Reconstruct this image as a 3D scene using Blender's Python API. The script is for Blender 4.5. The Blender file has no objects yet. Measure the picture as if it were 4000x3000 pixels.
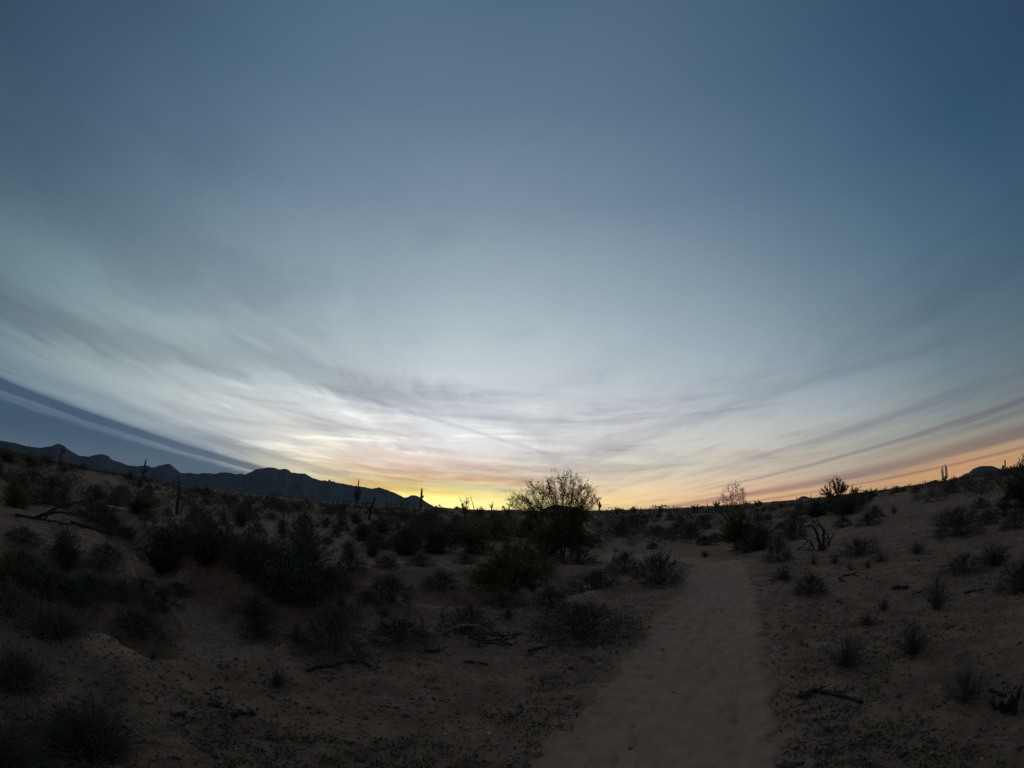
import bpy, math, random
import numpy as np

# ------------------------------------------------------------------ camera
scene = bpy.context.scene
COL = scene.collection
CAM_H = 1.5                      # lens height above the trail, metres
F_PX, PITCH, ROLL = 1860.0, math.radians(15.2), math.radians(0.9)
cd = bpy.data.cameras.new("camera")
cd.type = 'PANO'
cd.panorama_type = 'FISHEYE_LENS_POLYNOMIAL'      # wide action-camera lens, equidistant
cd.sensor_fit = 'HORIZONTAL'
cd.sensor_width = 36.0
cd.sensor_height = 27.0
cd.fisheye_fov = math.pi
cd.fisheye_polynomial_k0 = 0.0
cd.fisheye_polynomial_k1 = -1.0 / (F_PX / 4000.0 * 36.0)
cd.fisheye_polynomial_k2 = 0.0
cd.fisheye_polynomial_k3 = 0.0
cd.fisheye_polynomial_k4 = 0.0
cd.clip_start = 0.05
cd.clip_end = 60000.0
cam = bpy.data.objects.new("camera", cd)
COL.objects.link(cam)
from mathutils import Matrix
cam.matrix_world = (Matrix.Translation((0, 0, CAM_H)) @ Matrix.Rotation(math.radians(90) + PITCH, 4, 'X')
                    @ Matrix.Rotation(ROLL, 4, 'Z'))
scene.camera = cam

# ------------------------------------------------------------------ sky
world = bpy.data.worlds.new("World")
scene.world = world
world.use_nodes = True
WT = world.node_tree
WT.nodes.clear()


class NB:
    """small helper that strings shader nodes together"""
    def __init__(self, tree):
        self.t = tree

    def n(self, typ, **kw):
        nd = self.t.nodes.new(typ)
        for k, v in kw.items():
            setattr(nd, k, v)
        return nd

    def put(self, sock, v):
        if isinstance(v, (int, float)):
            sock.default_value = v
        elif isinstance(v, (tuple, list)):
            sock.default_value = tuple(v) + (1.0,) if len(v) == 3 and sock.type == 'RGBA' else tuple(v)
        else:
            self.t.links.new(v, sock)

    def m(self, op, a, b=0.0, c=0.0, clamp=False):
        nd = self.n('ShaderNodeMath', operation=op, use_clamp=clamp)
        self.put(nd.inputs[0], a)
        self.put(nd.inputs[1], b)
        if len(nd.inputs) > 2:
            self.put(nd.inputs[2], c)
        return nd.outputs[0]

    def ss(self, x, lo, hi, a=0.0, b=1.0):
        """smooth step of x from lo to hi"""
        nd = self.n('ShaderNodeMapRange', interpolation_type='SMOOTHSTEP')
        self.put(nd.inputs[0], x)
        if lo > hi:
            lo, hi, a, b = hi, lo, b, a
        for i, v in enumerate((lo, hi, a, b)):
            nd.inputs[i + 1].default_value = v
        return nd.outputs[0]

    def mix(self, f, a, b, blend='MIX'):
        nd = self.n('ShaderNodeMix', data_type='RGBA', blend_type=blend)
        nd.clamp_factor = True
        self.put(nd.inputs[0], f)
        self.put(nd.inputs[6], a)
        self.put(nd.inputs[7], b)
        return nd.outputs[2]

    def vec(self, x, y, z):
        nd = self.n('ShaderNodeCombineXYZ')
        for i, v in enumerate((x, y, z)):
            self.put(nd.inputs[i], v)
        return nd.outputs[0]

    def noise(self, v, scale=1.0, detail=3.0, rough=0.5, dist=0.0):
        nd = self.n('ShaderNodeTexNoise', noise_dimensions='3D')
        self.put(nd.inputs['Vector'], v)
        nd.inputs['Scale'].default_value = scale
        nd.inputs['Detail'].default_value = detail
        nd.inputs['Roughness'].default_value = rough
        nd.inputs['Distortion'].default_value = dist
        return nd.outputs['Fac']


b = NB(WT)
tc = b.n('ShaderNodeTexCoord')
sep = b.n('ShaderNodeSeparateXYZ')
WT.links.new(tc.outputs['Generated'], sep.inputs[0])
dx, dy, dz = sep.outputs
az = b.m('MULTIPLY', b.m('ARCTAN2', dx, dy), 180 / math.pi)
el = b.m('MULTIPLY', b.m('ARCSINE', dz), 180 / math.pi)
elc = b.m('MAXIMUM', el, 0.0)
et = b.m('SQRT', b.m('DIVIDE', elc, 90.0))
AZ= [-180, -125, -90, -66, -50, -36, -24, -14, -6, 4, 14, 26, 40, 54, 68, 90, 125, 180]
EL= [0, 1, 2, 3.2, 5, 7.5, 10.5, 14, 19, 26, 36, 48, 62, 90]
GRID=[  # unseen columns behind the camera brightened and warmed to raise the ground light
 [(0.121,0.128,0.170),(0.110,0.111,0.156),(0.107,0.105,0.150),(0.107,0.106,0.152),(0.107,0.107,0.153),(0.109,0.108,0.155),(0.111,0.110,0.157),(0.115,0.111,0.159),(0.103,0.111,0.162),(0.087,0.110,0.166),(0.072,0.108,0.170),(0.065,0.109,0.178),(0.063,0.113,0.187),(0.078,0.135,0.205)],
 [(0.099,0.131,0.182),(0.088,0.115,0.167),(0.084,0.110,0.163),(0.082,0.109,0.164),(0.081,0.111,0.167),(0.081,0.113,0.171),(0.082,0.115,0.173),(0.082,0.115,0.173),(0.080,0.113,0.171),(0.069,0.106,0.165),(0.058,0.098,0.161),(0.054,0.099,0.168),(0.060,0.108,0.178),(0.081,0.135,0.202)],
 [(0.086,0.139,0.195),(0.070,0.125,0.193),(0.067,0.124,0.195),(0.066,0.125,0.199),(0.070,0.130,0.204),(0.078,0.140,0.211),(0.084,0.147,0.214),(0.085,0.147,0.211),(0.074,0.134,0.195),(0.053,0.100,0.156),(0.032,0.064,0.111),(0.038,0.073,0.130),(0.052,0.096,0.159),(0.080,0.133,0.197)],
 [(0.084,0.144,0.194),(0.062,0.124,0.200),(0.064,0.128,0.213),(0.074,0.143,0.233),(0.101,0.177,0.261),(0.141,0.221,0.288),(0.167,0.247,0.298),(0.170,0.250,0.301),(0.147,0.228,0.285),(0.100,0.170,0.235),(0.063,0.115,0.186),(0.053,0.100,0.170),(0.060,0.108,0.177),(0.080,0.134,0.200)],
 [(0.103,0.169,0.193),(0.061,0.122,0.193),(0.055,0.116,0.204),(0.075,0.143,0.239),(0.153,0.239,0.330),(0.319,0.405,0.451),(0.384,0.466,0.483),(0.323,0.411,0.442),(0.248,0.338,0.390),(0.171,0.252,0.326),(0.108,0.175,0.258),(0.077,0.135,0.215),(0.071,0.126,0.201),(0.081,0.136,0.205)],
 [(0.171,0.239,0.198),(0.139,0.208,0.218),(0.121,0.185,0.246),(0.193,0.264,0.329),(0.363,0.426,0.466),(0.596,0.639,0.641),(0.631,0.687,0.687),(0.490,0.570,0.594),(0.363,0.447,0.497),(0.246,0.328,0.408),(0.152,0.224,0.317),(0.101,0.166,0.253),(0.081,0.141,0.220),(0.080,0.137,0.208)],
 [(0.299,0.355,0.205),(0.465,0.497,0.240),(0.702,0.660,0.324),(0.901,0.816,0.546),(0.820,0.751,0.613),(0.829,0.801,0.729),(0.763,0.791,0.788),(0.618,0.678,0.710),(0.454,0.530,0.586),(0.306,0.385,0.468),(0.185,0.260,0.355),(0.118,0.184,0.275),(0.086,0.148,0.231),(0.077,0.134,0.207)],
 [(0.440,0.465,0.214),(0.783,0.759,0.232),(0.996,0.876,0.265),(0.980,0.787,0.431),(0.928,0.772,0.643),(0.918,0.874,0.824),(0.818,0.838,0.849),(0.674,0.720,0.762),(0.510,0.576,0.638),(0.345,0.423,0.505),(0.206,0.280,0.375),(0.125,0.192,0.284),(0.086,0.147,0.233),(0.072,0.128,0.203)],
 [(0.542,0.528,0.224),(0.898,0.875,0.276),(1.008,0.939,0.341),(0.957,0.818,0.475),(0.899,0.778,0.673),(0.897,0.877,0.860),(0.800,0.819,0.848),(0.677,0.712,0.762),(0.536,0.594,0.657),(0.367,0.444,0.523),(0.215,0.287,0.383),(0.128,0.193,0.286),(0.082,0.143,0.230),(0.067,0.122,0.198)],
 [(0.631,0.552,0.234),(0.928,0.823,0.350),(0.994,0.891,0.495),(0.945,0.843,0.566),(0.868,0.799,0.683),(0.807,0.791,0.779),(0.723,0.731,0.766),(0.632,0.660,0.715),(0.518,0.572,0.639),(0.359,0.436,0.516),(0.209,0.280,0.378),(0.125,0.190,0.282),(0.081,0.142,0.228),(0.065,0.119,0.195)],
 [(0.676,0.522,0.229),(0.909,0.712,0.338),(0.947,0.772,0.422),(0.902,0.774,0.522),(0.827,0.750,0.616),(0.726,0.698,0.666),(0.636,0.645,0.673),(0.552,0.590,0.647),(0.445,0.507,0.581),(0.312,0.388,0.476),(0.185,0.257,0.353),(0.115,0.180,0.271),(0.082,0.141,0.226),(0.070,0.125,0.200)],
 [(0.697,0.458,0.200),(0.764,0.529,0.307),(0.771,0.596,0.386),(0.750,0.638,0.462),(0.694,0.639,0.528),(0.611,0.605,0.568),(0.517,0.550,0.575),(0.428,0.485,0.544),(0.339,0.411,0.487),(0.240,0.316,0.405),(0.145,0.215,0.309),(0.098,0.160,0.249),(0.078,0.135,0.216),(0.074,0.129,0.201)],
 [(0.705,0.411,0.167),(0.677,0.433,0.232),(0.569,0.445,0.315),(0.554,0.478,0.369),(0.511,0.491,0.420),(0.430,0.462,0.451),(0.343,0.405,0.444),(0.263,0.336,0.397),(0.207,0.280,0.351),(0.148,0.221,0.303),(0.097,0.162,0.251),(0.073,0.130,0.214),(0.068,0.121,0.197),(0.075,0.129,0.199)],
 [(0.636,0.380,0.168),(0.724,0.416,0.190),(0.637,0.403,0.217),(0.438,0.356,0.253),(0.318,0.323,0.292),(0.230,0.272,0.289),(0.172,0.227,0.262),(0.138,0.201,0.252),(0.113,0.181,0.247),(0.085,0.152,0.231),(0.061,0.119,0.199),(0.053,0.103,0.178),(0.057,0.105,0.177),(0.074,0.126,0.194)],
 [(0.495,0.328,0.172),(0.532,0.342,0.177),(0.429,0.307,0.185),(0.302,0.260,0.195),(0.201,0.213,0.205),(0.142,0.178,0.202),(0.107,0.153,0.189),(0.086,0.139,0.186),(0.069,0.127,0.190),(0.050,0.107,0.180),(0.035,0.082,0.153),(0.038,0.079,0.148),(0.048,0.093,0.161),(0.073,0.124,0.190)],
 [(0.274,0.233,0.177),(0.211,0.200,0.173),(0.175,0.181,0.173),(0.143,0.164,0.173),(0.116,0.148,0.173),(0.096,0.135,0.172),(0.081,0.124,0.170),(0.067,0.114,0.166),(0.052,0.099,0.157),(0.037,0.078,0.137),(0.025,0.054,0.107),(0.030,0.063,0.121),(0.045,0.086,0.151),(0.073,0.125,0.190)],
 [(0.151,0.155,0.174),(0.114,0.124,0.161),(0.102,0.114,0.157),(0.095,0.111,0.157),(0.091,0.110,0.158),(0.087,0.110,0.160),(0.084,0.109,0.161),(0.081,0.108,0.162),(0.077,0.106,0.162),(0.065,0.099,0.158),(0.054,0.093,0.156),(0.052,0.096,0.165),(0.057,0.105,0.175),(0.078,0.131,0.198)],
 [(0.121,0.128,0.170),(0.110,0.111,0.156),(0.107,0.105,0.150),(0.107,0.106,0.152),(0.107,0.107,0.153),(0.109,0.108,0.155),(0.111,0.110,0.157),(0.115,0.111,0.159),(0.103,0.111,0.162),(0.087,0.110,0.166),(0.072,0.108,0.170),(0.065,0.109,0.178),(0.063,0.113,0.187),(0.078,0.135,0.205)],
]

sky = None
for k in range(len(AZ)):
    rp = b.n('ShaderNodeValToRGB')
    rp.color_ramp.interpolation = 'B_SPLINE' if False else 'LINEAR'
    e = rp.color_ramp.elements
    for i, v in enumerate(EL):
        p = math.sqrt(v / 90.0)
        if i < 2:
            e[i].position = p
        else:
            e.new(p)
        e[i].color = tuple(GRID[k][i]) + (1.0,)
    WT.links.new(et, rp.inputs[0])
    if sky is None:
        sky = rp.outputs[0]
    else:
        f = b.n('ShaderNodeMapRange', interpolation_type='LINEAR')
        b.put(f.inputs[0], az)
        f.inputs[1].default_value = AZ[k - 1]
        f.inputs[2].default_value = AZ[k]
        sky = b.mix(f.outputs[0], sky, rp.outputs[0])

sky = b.mix(b.ss(el, 4.0, 22.0), sky, b.mix(1.0, sky, (0.960, 1.004, 0.962), 'MULTIPLY'))
# high thin cloud deck: a plane overhead seen in perspective, streaked along the view's depth
zc = b.m('ADD', b.m('MAXIMUM', dz, 0.0), 0.03)
px = b.m('DIVIDE', dx, zc)
py = b.m('DIVIDE', dy, zc)
warp = b.m('SUBTRACT', b.noise(b.vec(b.m('MULTIPLY', px, 0.6), b.m('MULTIPLY', py, 0.35), 3.1), 1.0, 4.0, 0.6), 0.5)
pxw = b.m('ADD', px, b.m('MULTIPLY', warp, 0.9))
front = b.ss(dy, -0.1, 0.15)
low = b.m('MULTIPLY', b.ss(el, 46.0, 10.0), front)                    # the streaks fade out towards the zenith
n1 = b.noise(b.vec(b.m('MULTIPLY', pxw, 0.75), b.m('MULTIPLY', py, 0.13), 0.0), 1.0, 6.0, 0.58)
n2 = b.noise(b.vec(b.m('MULTIPLY', pxw, 2.6), b.m('MULTIPLY', py, 0.55), 7.7), 1.0, 6.0, 0.62)
n3 = b.noise(b.vec(b.m('MULTIPLY', pxw, 0.3), b.m('MULTIPLY', py, 0.10), 2.7), 1.0, 4.0, 0.5)
d1 = b.m('MULTIPLY', b.m('MULTIPLY', b.ss(n1, 0.46, 0.68), low), 0.50)
d2 = b.m('MULTIPLY', b.m('MULTIPLY', b.ss(n2, 0.50, 0.72), b.ss(el, 26.0, 5.0)), 0.38)
sky = b.mix(d1, sky, b.mix(1.0, sky, (0.66, 0.645, 0.70), 'MULTIPLY'))
sky = b.mix(d2, sky, b.mix(1.0, sky, (0.72, 0.70, 0.74), 'MULTIPLY'))
# soft grey patches higher up
n5 = b.noise(b.vec(b.m('MULTIPLY', pxw, 0.95), b.m('MULTIPLY', py, 0.75), 21.7), 1.0, 5.0, 0.55)
sky = b.mix(b.m('MULTIPLY', b.m('MULTIPLY', b.ss(n5, 0.50, 0.68), b.m('MULTIPLY', b.ss(el, 6.0, 14.0), b.ss(el, 52.0, 30.0))), b.m('MULTIPLY', b.m('MULTIPLY', front, b.ss(az, 30.0, -5.0)), 0.50)), sky, b.mix(1.0, sky, (0.72, 0.73, 0.77), 'MULTIPLY'))
# fine torn wisps lying almost level, low over the glow
nw = b.noise(b.vec(b.m('MULTIPLY', az, 0.055), b.m('MULTIPLY', b.m('ADD', el, b.m('MULTIPLY', b.m('ABSOLUTE', b.m('SUBTRACT', az, 8.0)), -0.035)), 0.50), 9.3), 1.0, 7.0, 0.62, 0.35)
dw = b.m('MULTIPLY', b.m('MULTIPLY', b.ss(nw, 0.47, 0.66), b.m('MULTIPLY', b.ss(el, 18.0, 9.0), b.ss(el, 1.2, 3.0))), b.m('MULTIPLY', b.ss(az, -48.0, -28.0), b.ss(az, 52.0, 24.0)))
sky = b.mix(b.m('MULTIPLY', dw, 0.85), sky, b.mix(1.0, sky, (0.72, 0.71, 0.75), 'MULTIPLY'))
bw = b.m('MULTIPLY', b.m('MULTIPLY', b.ss(nw, 0.46, 0.30), b.m('MULTIPLY', b.ss(el, 15.0, 9.0), b.ss(el, 3.0, 5.0))), b.m('MULTIPLY', b.ss(az, -50.0, -34.0), b.ss(az, 16.0, -6.0)))
sky = b.mix(bw, sky, b.mix(1.0, sky, (1.42, 1.41, 1.37), 'MULTIPLY'))
br = b.m('MULTIPLY', b.m('MULTIPLY', b.ss(n3, 0.50, 0.70), low), 0.55)
sky = b.mix(br, sky, b.mix(1.0, sky, (1.18, 1.17, 1.14), 'MULTIPLY'))


def streak(sky, x0, y0, x1, y1, w, amt, tint, rough=0.35, yfade=None):
    """one long straight cloud band on the deck"""
    L = math.hypot(x1 - x0, y1 - y0)
    ux, uy = (x1 - x0) / L, (y1 - y0) / L
    rx = b.m('SUBTRACT', px, x0)
    ry = b.m('SUBTRACT', py, y0)
    along = b.m('ADD', b.m('MULTIPLY', rx, ux), b.m('MULTIPLY', ry, uy))
    acr = b.m('ADD', b.m('MULTIPLY', rx, uy), b.m('MULTIPLY', ry, -ux))
    acr = b.m('ADD', acr, b.m('MULTIPLY', b.m('SUBTRACT', n2, 0.5), w * rough * 4))
    f = b.ss(b.m('ABSOLUTE', acr), w, w * 0.15)
    f = b.m('MULTIPLY', f, b.ss(along, -0.25 * L, 0.2 * L))
    f = b.m('MULTIPLY', f, b.ss(along, 1.2 * L, 0.85 * L))
    f = b.m('MULTIPLY', b.m('MULTIPLY', f, amt), front)
    return b.mix(f, sky, b.mix(1.0, sky, tint, 'MULTIPLY'))


GREY = (0.60, 0.60, 0.66)
sky = streak(sky, -3.5, 1.6, -0.6, 3.9, 0.60, 0.60, (0.66, 0.67, 0.71), 0.7)
sky = streak(sky, -1.35, 3.55, 0.45, 6.5, 0.10, 0.55, (0.72, 0.72, 0.76), 0.35)
sky = streak(sky, -1.5, 3.2, 2.6, 7.5, 0.60, 0.45, (0.74, 0.74, 0.78), 0.9)
sky = streak(sky, -4.7, 3.0, -4.2, 9.0, 0.55, 0.45, GREY, 0.5)
sky = streak(sky, 1.2, 5.4, 2.75, 2.2, 0.26, 0.38, (0.74, 0.72, 0.77), 0.7)
sky = streak(sky, 6.2, 14.0, 6.15, 2.8, 0.40, 0.7, (0.62, 0.58, 0.66), 0.35)
sky = streak(sky, 3.9, 10.0, 4.4, 3.4, 0.35, 0.5, (0.72, 0.68, 0.74), 0.5)
sky = streak(sky, 9.8, 40.0, 10.2, 3.0, 2.0, 0.85, (0.60, 0.53, 0.64), 0.22)
sky = streak(sky, 14.2, 40.0, 14.3, 6.0, 1.1, 0.7, (0.70, 0.56, 0.60), 0.2)

# left: the ragged edge of the deck, shaded band, lit rim and clear slate-blue sky under it
lx = b.m('ADD', px, b.m('MULTIPLY', b.m('SUBTRACT', n2, 0.5), 0.7))
fl = b.m('MULTIPLY', b.ss(py, -2.0, 1.5), b.ss(py, 26.0, 13.0))
band = b.m('MULTIPLY', b.m('MULTIPLY', b.ss(lx, -6.80, -6.50), b.ss(lx, -5.50, -5.95)), fl)
bandc = b.mix(b.ss(py, 4.0, 11.0), (0.050, 0.090, 0.148), (0.135, 0.175, 0.235))
sky = b.mix(b.m('MULTIPLY', band, 0.88), sky, bandc)
mack = b.noise(b.vec(b.m('MULTIPLY', px, 6.0), b.m('MULTIPLY', py, 2.2), 1.3), 1.0, 3.0, 0.6)
cx_ = b.m('ADD', px, b.m('MULTIPLY', b.m('SUBTRACT', mack, 0.5), 1.5))
clear = b.m('MULTIPLY', b.ss(cx_, -6.95, -7.75), fl)
clearc = b.mix(b.ss(py, 4.5, 12.0), (0.054, 0.098, 0.150), (0.105, 0.150, 0.205))
rim = b.m('MULTIPLY', b.m('MULTIPLY', b.ss(lx, -7.9, -7.2), b.ss(lx, -6.5, -6.8)), b.m('MULTIPLY', fl, b.ss(py, 9.5, 5.0)))
sky = b.mix(b.m('MULTIPLY', rim, 0.80), sky, (0.100, 0.160, 0.215))
sky = b.mix(b.m('MULTIPLY', clear, 0.92), sky, clearc)
# right: last lit edge of the deck, orange above the clear amber strip
ox = b.m('ADD', px, b.m('MULTIPLY', b.m('SUBTRACT', n2, 0.5), 1.2))
org = b.m('MULTIPLY', b.m('MULTIPLY', b.ss(ox, 15.6, 16.3), b.ss(ox, 17.6, 16.7)), b.m('MULTIPLY', b.ss(py, 27.0, 14.0), b.ss(py, 3.0, 7.0)))
sky = b.mix(b.m('MULTIPLY', org, 0.38), sky, (0.84, 0.38, 0.19))
# pink-lit undersides over the place where the sun went down
pk = b.m('MULTIPLY', b.m('MULTIPLY', b.ss(el, 1.0, 2.2), b.ss(el, 7.5, 3.6)),
         b.m('MULTIPLY', b.ss(az, -27.0, -15.0), b.ss(az, 16.0, -2.0)))
npk = b.noise(b.vec(b.m('MULTIPLY', az, 0.11), b.m('MULTIPLY', b.m('ADD', el, b.m('MULTIPLY', az, 0.055)), 1.25), 4.4), 1.0, 5.0, 0.55)
sky = b.mix(b.m('MULTIPLY', b.m('MULTIPLY', pk, b.ss(npk, 0.40, 0.62)), 0.85), sky, b.mix(1.0, sky, (0.86, 0.64, 0.56), 'MULTIPLY'))
# afterglow
ga = b.m('DIVIDE', b.m('ADD', az, 8.5), 8.5)
ge = b.m('DIVIDE', b.m('SUBTRACT', el, 0.3), 1.25)
gl = b.m('EXPONENT', b.m('MULTIPLY', b.m('ADD', b.m('MULTIPLY', ga, ga), b.m('MULTIPLY', ge, ge)), -1.0))
sky = b.mix(gl, sky, b.mix(1.0, sky, (0.95, 0.62, 0.22), 'ADD'))
wm = b.m('MULTIPLY', b.m('MULTIPLY', b.ss(az, -2.0, 8.0), b.ss(az, 42.0, 24.0)), b.ss(el, 5.0, 1.0))
sky = b.mix(wm, sky, b.mix(1.0, sky, (1.16, 1.06, 1.10), 'MULTIPLY'))
# below the horizon (never seen): the dim land's own light
sky = b.mix(b.ss(dz, -0.03, -0.12), sky, (0.03, 0.026, 0.022))
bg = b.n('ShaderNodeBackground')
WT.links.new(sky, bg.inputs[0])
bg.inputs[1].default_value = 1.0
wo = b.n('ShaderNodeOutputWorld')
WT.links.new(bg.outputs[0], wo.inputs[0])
world.cycles.sampling_method = 'MANUAL'
world.cycles.sample_map_resolution = 1024

vs = scene.view_settings
vs.view_transform = 'Standard'
vs.look = 'None'
vs.exposure = 0.0
vs.gamma = 1.0
vs.use_curve_mapping = False
scene.render.engine = 'CYCLES'
scene.cycles.use_denoising = False
scene.cycles.max_bounces = 4
scene.cycles.diffuse_bounces = 2
scene.cycles.glossy_bounces = 1
scene.cycles.volume_bounces = 0
scene.cycles.transmission_bounces = 2
scene.cycles.transparent_max_bounces = 4
scene.render.film_transparent = False


# ------------------------------------------------------------------ helpers
rng = np.random.default_rng(11)


def pix2dir(x, y):
    """photograph pixel -> direction from the lens"""
    u, v = x - 2000.0, 1500.0 - y
    r = math.hypot(u, v)
    th = r / F_PX
    s = math.sin(th) / max(r, 1e-9)
    a, c, f = u * s, v * s, math.cos(th)
    cr, sr = math.cos(ROLL), math.sin(ROLL)
    a, c = a * cr - c * sr, a * sr + c * cr
    return np.array((a, f * math.cos(PITCH) - c * math.sin(PITCH), f * math.sin(PITCH) + c * math.cos(PITCH)))


def hash2(ix, iy, seed):
    h = (ix.astype(np.int64) * 374761393 + iy.astype(np.int64) * 668265263 + seed * 982451653) & 0x7fffffff
    h = ((h ^ (h >> 13)) * 1274126177) & 0x7fffffff
    h = h ^ (h >> 16)
    return (h & 0xffff) / 65535.0


def vnoise(x, y, seed=0):
    ix, iy = np.floor(x), np.floor(y)
    fx, fy = x - ix, y - iy
    fx = fx * fx * fx * (fx * (fx * 6 - 15) + 10)
    fy = fy * fy * fy * (fy * (fy * 6 - 15) + 10)
    a, b_ = hash2(ix, iy, seed), hash2(ix + 1, iy, seed)
    c, d = hash2(ix, iy + 1, seed), hash2(ix + 1, iy + 1, seed)
    return (a + (b_ - a) * fx) * (1 - fy) + (c + (d - c) * fx) * fy - 0.5


def fbm(x, y, octv=4, seed=0, gain=0.5):
    s, amp = 0.0, 1.0
    for o in range(octv):
        s = s + amp * vnoise(x * 2.0 ** o + 17.3 * o, y * 2.0 ** o - 9.1 * o, seed + o)
        amp *= gain
    return s


def sstep(x, lo, hi):
    t = np.clip((x - lo) / (hi - lo), 0, 1)
    return t * t * (3 - 2 * t)


def poly_dist(x, y, pts):
    """unsigned distance, signed side (positive on the left of travel) and parameter along a polyline"""
    best = np.full(x.shape, 1e9)
    side = np.zeros(x.shape)
    par = np.zeros(x.shape)
    acc = 0.0
    for (x0, y0), (x1, y1) in zip(pts[:-1], pts[1:]):
        vx, vy = x1 - x0, y1 - y0
        L = math.hypot(vx, vy)
        t = np.clip(((x - x0) * vx + (y - y0) * vy) / (L * L), 0, 1)
        qx, qy = x - (x0 + t * vx), y - (y0 + t * vy)
        d = np.hypot(qx, qy)
        cr = vx * (y - y0) - vy * (x - x0)
        k = d < best - 1e-9
        best = np.where(k, d, best)
        side = np.where(k, np.sign(cr), side)
        par = np.where(k, acc + t * L, par)
        acc += L
    return best, side, par


LIP = [(-9.0, 0.4), (-6.0, 1.5), (-4.3, 2.55), (-3.6, 3.0), (-3.15, 3.05), (-2.75, 3.15), (-2.55, 3.5), (-2.3, 4.15), (-2.55, 4.9),
       (-2.4, 5.75), (-1.9, 6.75), (-0.9, 7.05), (0.5, 7.0), (1.15, 8.2), (2.3, 8.9), (3.2, 10.5)]
WASH = [(-3.2, 4.9), (-4.1, 6.2), (-5.3, 7.35), (-6.7, 8.3), (-9.5, 10.2), (-14.0, 12.0), (-24.0, 15.0), (-60.0, 20.0)]
TRAIL = [(-0.25, -3.0), (0.25, 0.2), (0.80, 2.30), (1.30, 3.30), (1.70, 4.15), (2.33, 5.39), (3.25, 7.13), (4.6, 9.9), (5.4, 11.6), (5.75, 13.2), (5.65, 15.2),
         (5.4, 17.0), (4.6, 19.2), (3.4, 21.4), (1.2, 23.8), (-2.5, 26.0), (-9.0, 28.0)]


def smooth_poly(p, n=4):
    p = np.array(p, float)
    for _ in range(n - 1):
        q = np.empty((2 * len(p), 2))
        q[0] = p[0]
        q[-1] = p[-1]
        q[1:-1:2] = 0.75 * p[:-1] + 0.25 * p[1:]
        q[2:-1:2] = 0.25 * p[:-1] + 0.75 * p[1:]
        p = q
    return [tuple(v) for v in p]


LIP_S, WASH_S, TRAIL_S = smooth_poly(LIP, 3), smooth_poly(WASH, 3), smooth_poly(TRAIL, 3)


def base_height(x, y):
    """lie of the land without trail and grit"""
    x, y = np.asarray(x, float), np.asarray(y, float)
    r = np.hypot(x, y)
    azm = np.degrees(np.arctan2(x, y))
    z = 0.0 * x
    # ground swells gently to the left beyond the wash and to the right
    left = sstep(-azm, 22, 50) * (1 - sstep(-azm, 100, 150))
    z = z + left * (1.15 * sstep(r, 11, 62) - 0.35 * sstep(r, 70, 260))
    right = sstep(azm, 26, 50) * (1 - sstep(azm, 100, 150))
    z = z + right * (0.95 * sstep(r, 9, 48) - 0.2 * sstep(r, 70, 260))
    mid = 1 - sstep(np.abs(azm - 2), 18, 40)
    z = z - mid * 0.45 * sstep(r, 12.5, 17) * (1 - sstep(r, 28, 60)) + 0.5 * mid * sstep(r, 30, 90)
    z = z + fbm(x / 9.0, y / 9.0, 3, 5) * 0.34 * sstep(r, 7, 24) + fbm(x / 60.0, y / 60.0, 2, 9) * 0.8 * sstep(r, 40, 200)
    z = z - 0.0
    # far plain settles just under eye level
    far = sstep(r, 250, 900)
    z = z * (1 - far) + far * (0.55 + fbm(x / 300.0, y / 300.0, 3, 12) * 0.9)
    # wash: cut bank along the lip, sandy bed, easier slope on the far side
    m = r < 90
    if np.any(m):
        xs, ys = x[m] if x.ndim else x.reshape(1), y[m] if y.ndim else y.reshape(1)
        jx = xs + fbm(xs / 0.9, ys / 0.9, 3, 31) * 0.45
        jy = ys + fbm(xs / 0.9 + 40, ys / 0.9, 3, 32) * 0.45
        d, sd, par = poly_dist(jx, jy, LIP_S)
        s = d * sd
        azs = np.degrees(np.arctan2(xs, ys))
        taper = 1 - sstep(xs, -0.3, 2.9)
        dep = 0.28 + 0.72 * taper
        cut = sstep(s, 0.0, 0.5) * (1 - sstep(s, 1.9, 4.6)) * dep
        lipup = np.exp(-((s + 0.25) / 0.35) ** 2) * 0.07
        w, _, wp = poly_dist(jx, jy, WASH_S)
        cut2 = (1 - sstep(w, 0.28, 1.7)) * (1.05 - 0.7 * sstep(wp, 6, 30)) * (s > -0.3)
        zz = np.maximum(cut, cut2)
        # small mounds left standing on the near bank
        mnd = 0.20 * np.exp(-(((xs + 2.55) / 0.55) ** 2 + ((ys - 5.1) / 0.5) ** 2)) + 0.16 * np.exp(-(((xs + 1.95) / 0.6) ** 2 + ((ys - 6.3) / 0.5) ** 2))
        add = lipup * (xs > -6) - zz + mnd
        if z.ndim:
            z[m] += add
        else:
            z = z + add[0]
    return z


def trail_info(x, y):
    d, sd, par = poly_dist(x, y, TRAIL_S)
    return d, par


def height(x, y):
    """ground surface, with the trail worn in"""
    x, y = np.atleast_1d(np.asarray(x, float)), np.atleast_1d(np.asarray(y, float))
    z = base_height(x, y)
    r = np.hypot(x, y)
    g = 1 - sstep(r, 10, 40)
    d, par = trail_info(x, y)
    on = 1 - sstep(d, 0.42, 1.00)
    rough = (fbm(x / 0.55, y / 0.55, 4, 41) * 0.034 + fbm(x / 0.13, y / 0.13, 3, 47) * 0.030) * g + fbm(x / 2.2, y / 2.2, 3, 43) * 0.055 * sstep(r, 1.5, 6) * (1 - sstep(r, 60, 200))
    z = z + rough * (1 - 0.96 * on) - 0.045 * on * g
    return z


def hgt(x, y):
    return float(height(x, y)[0])


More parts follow.
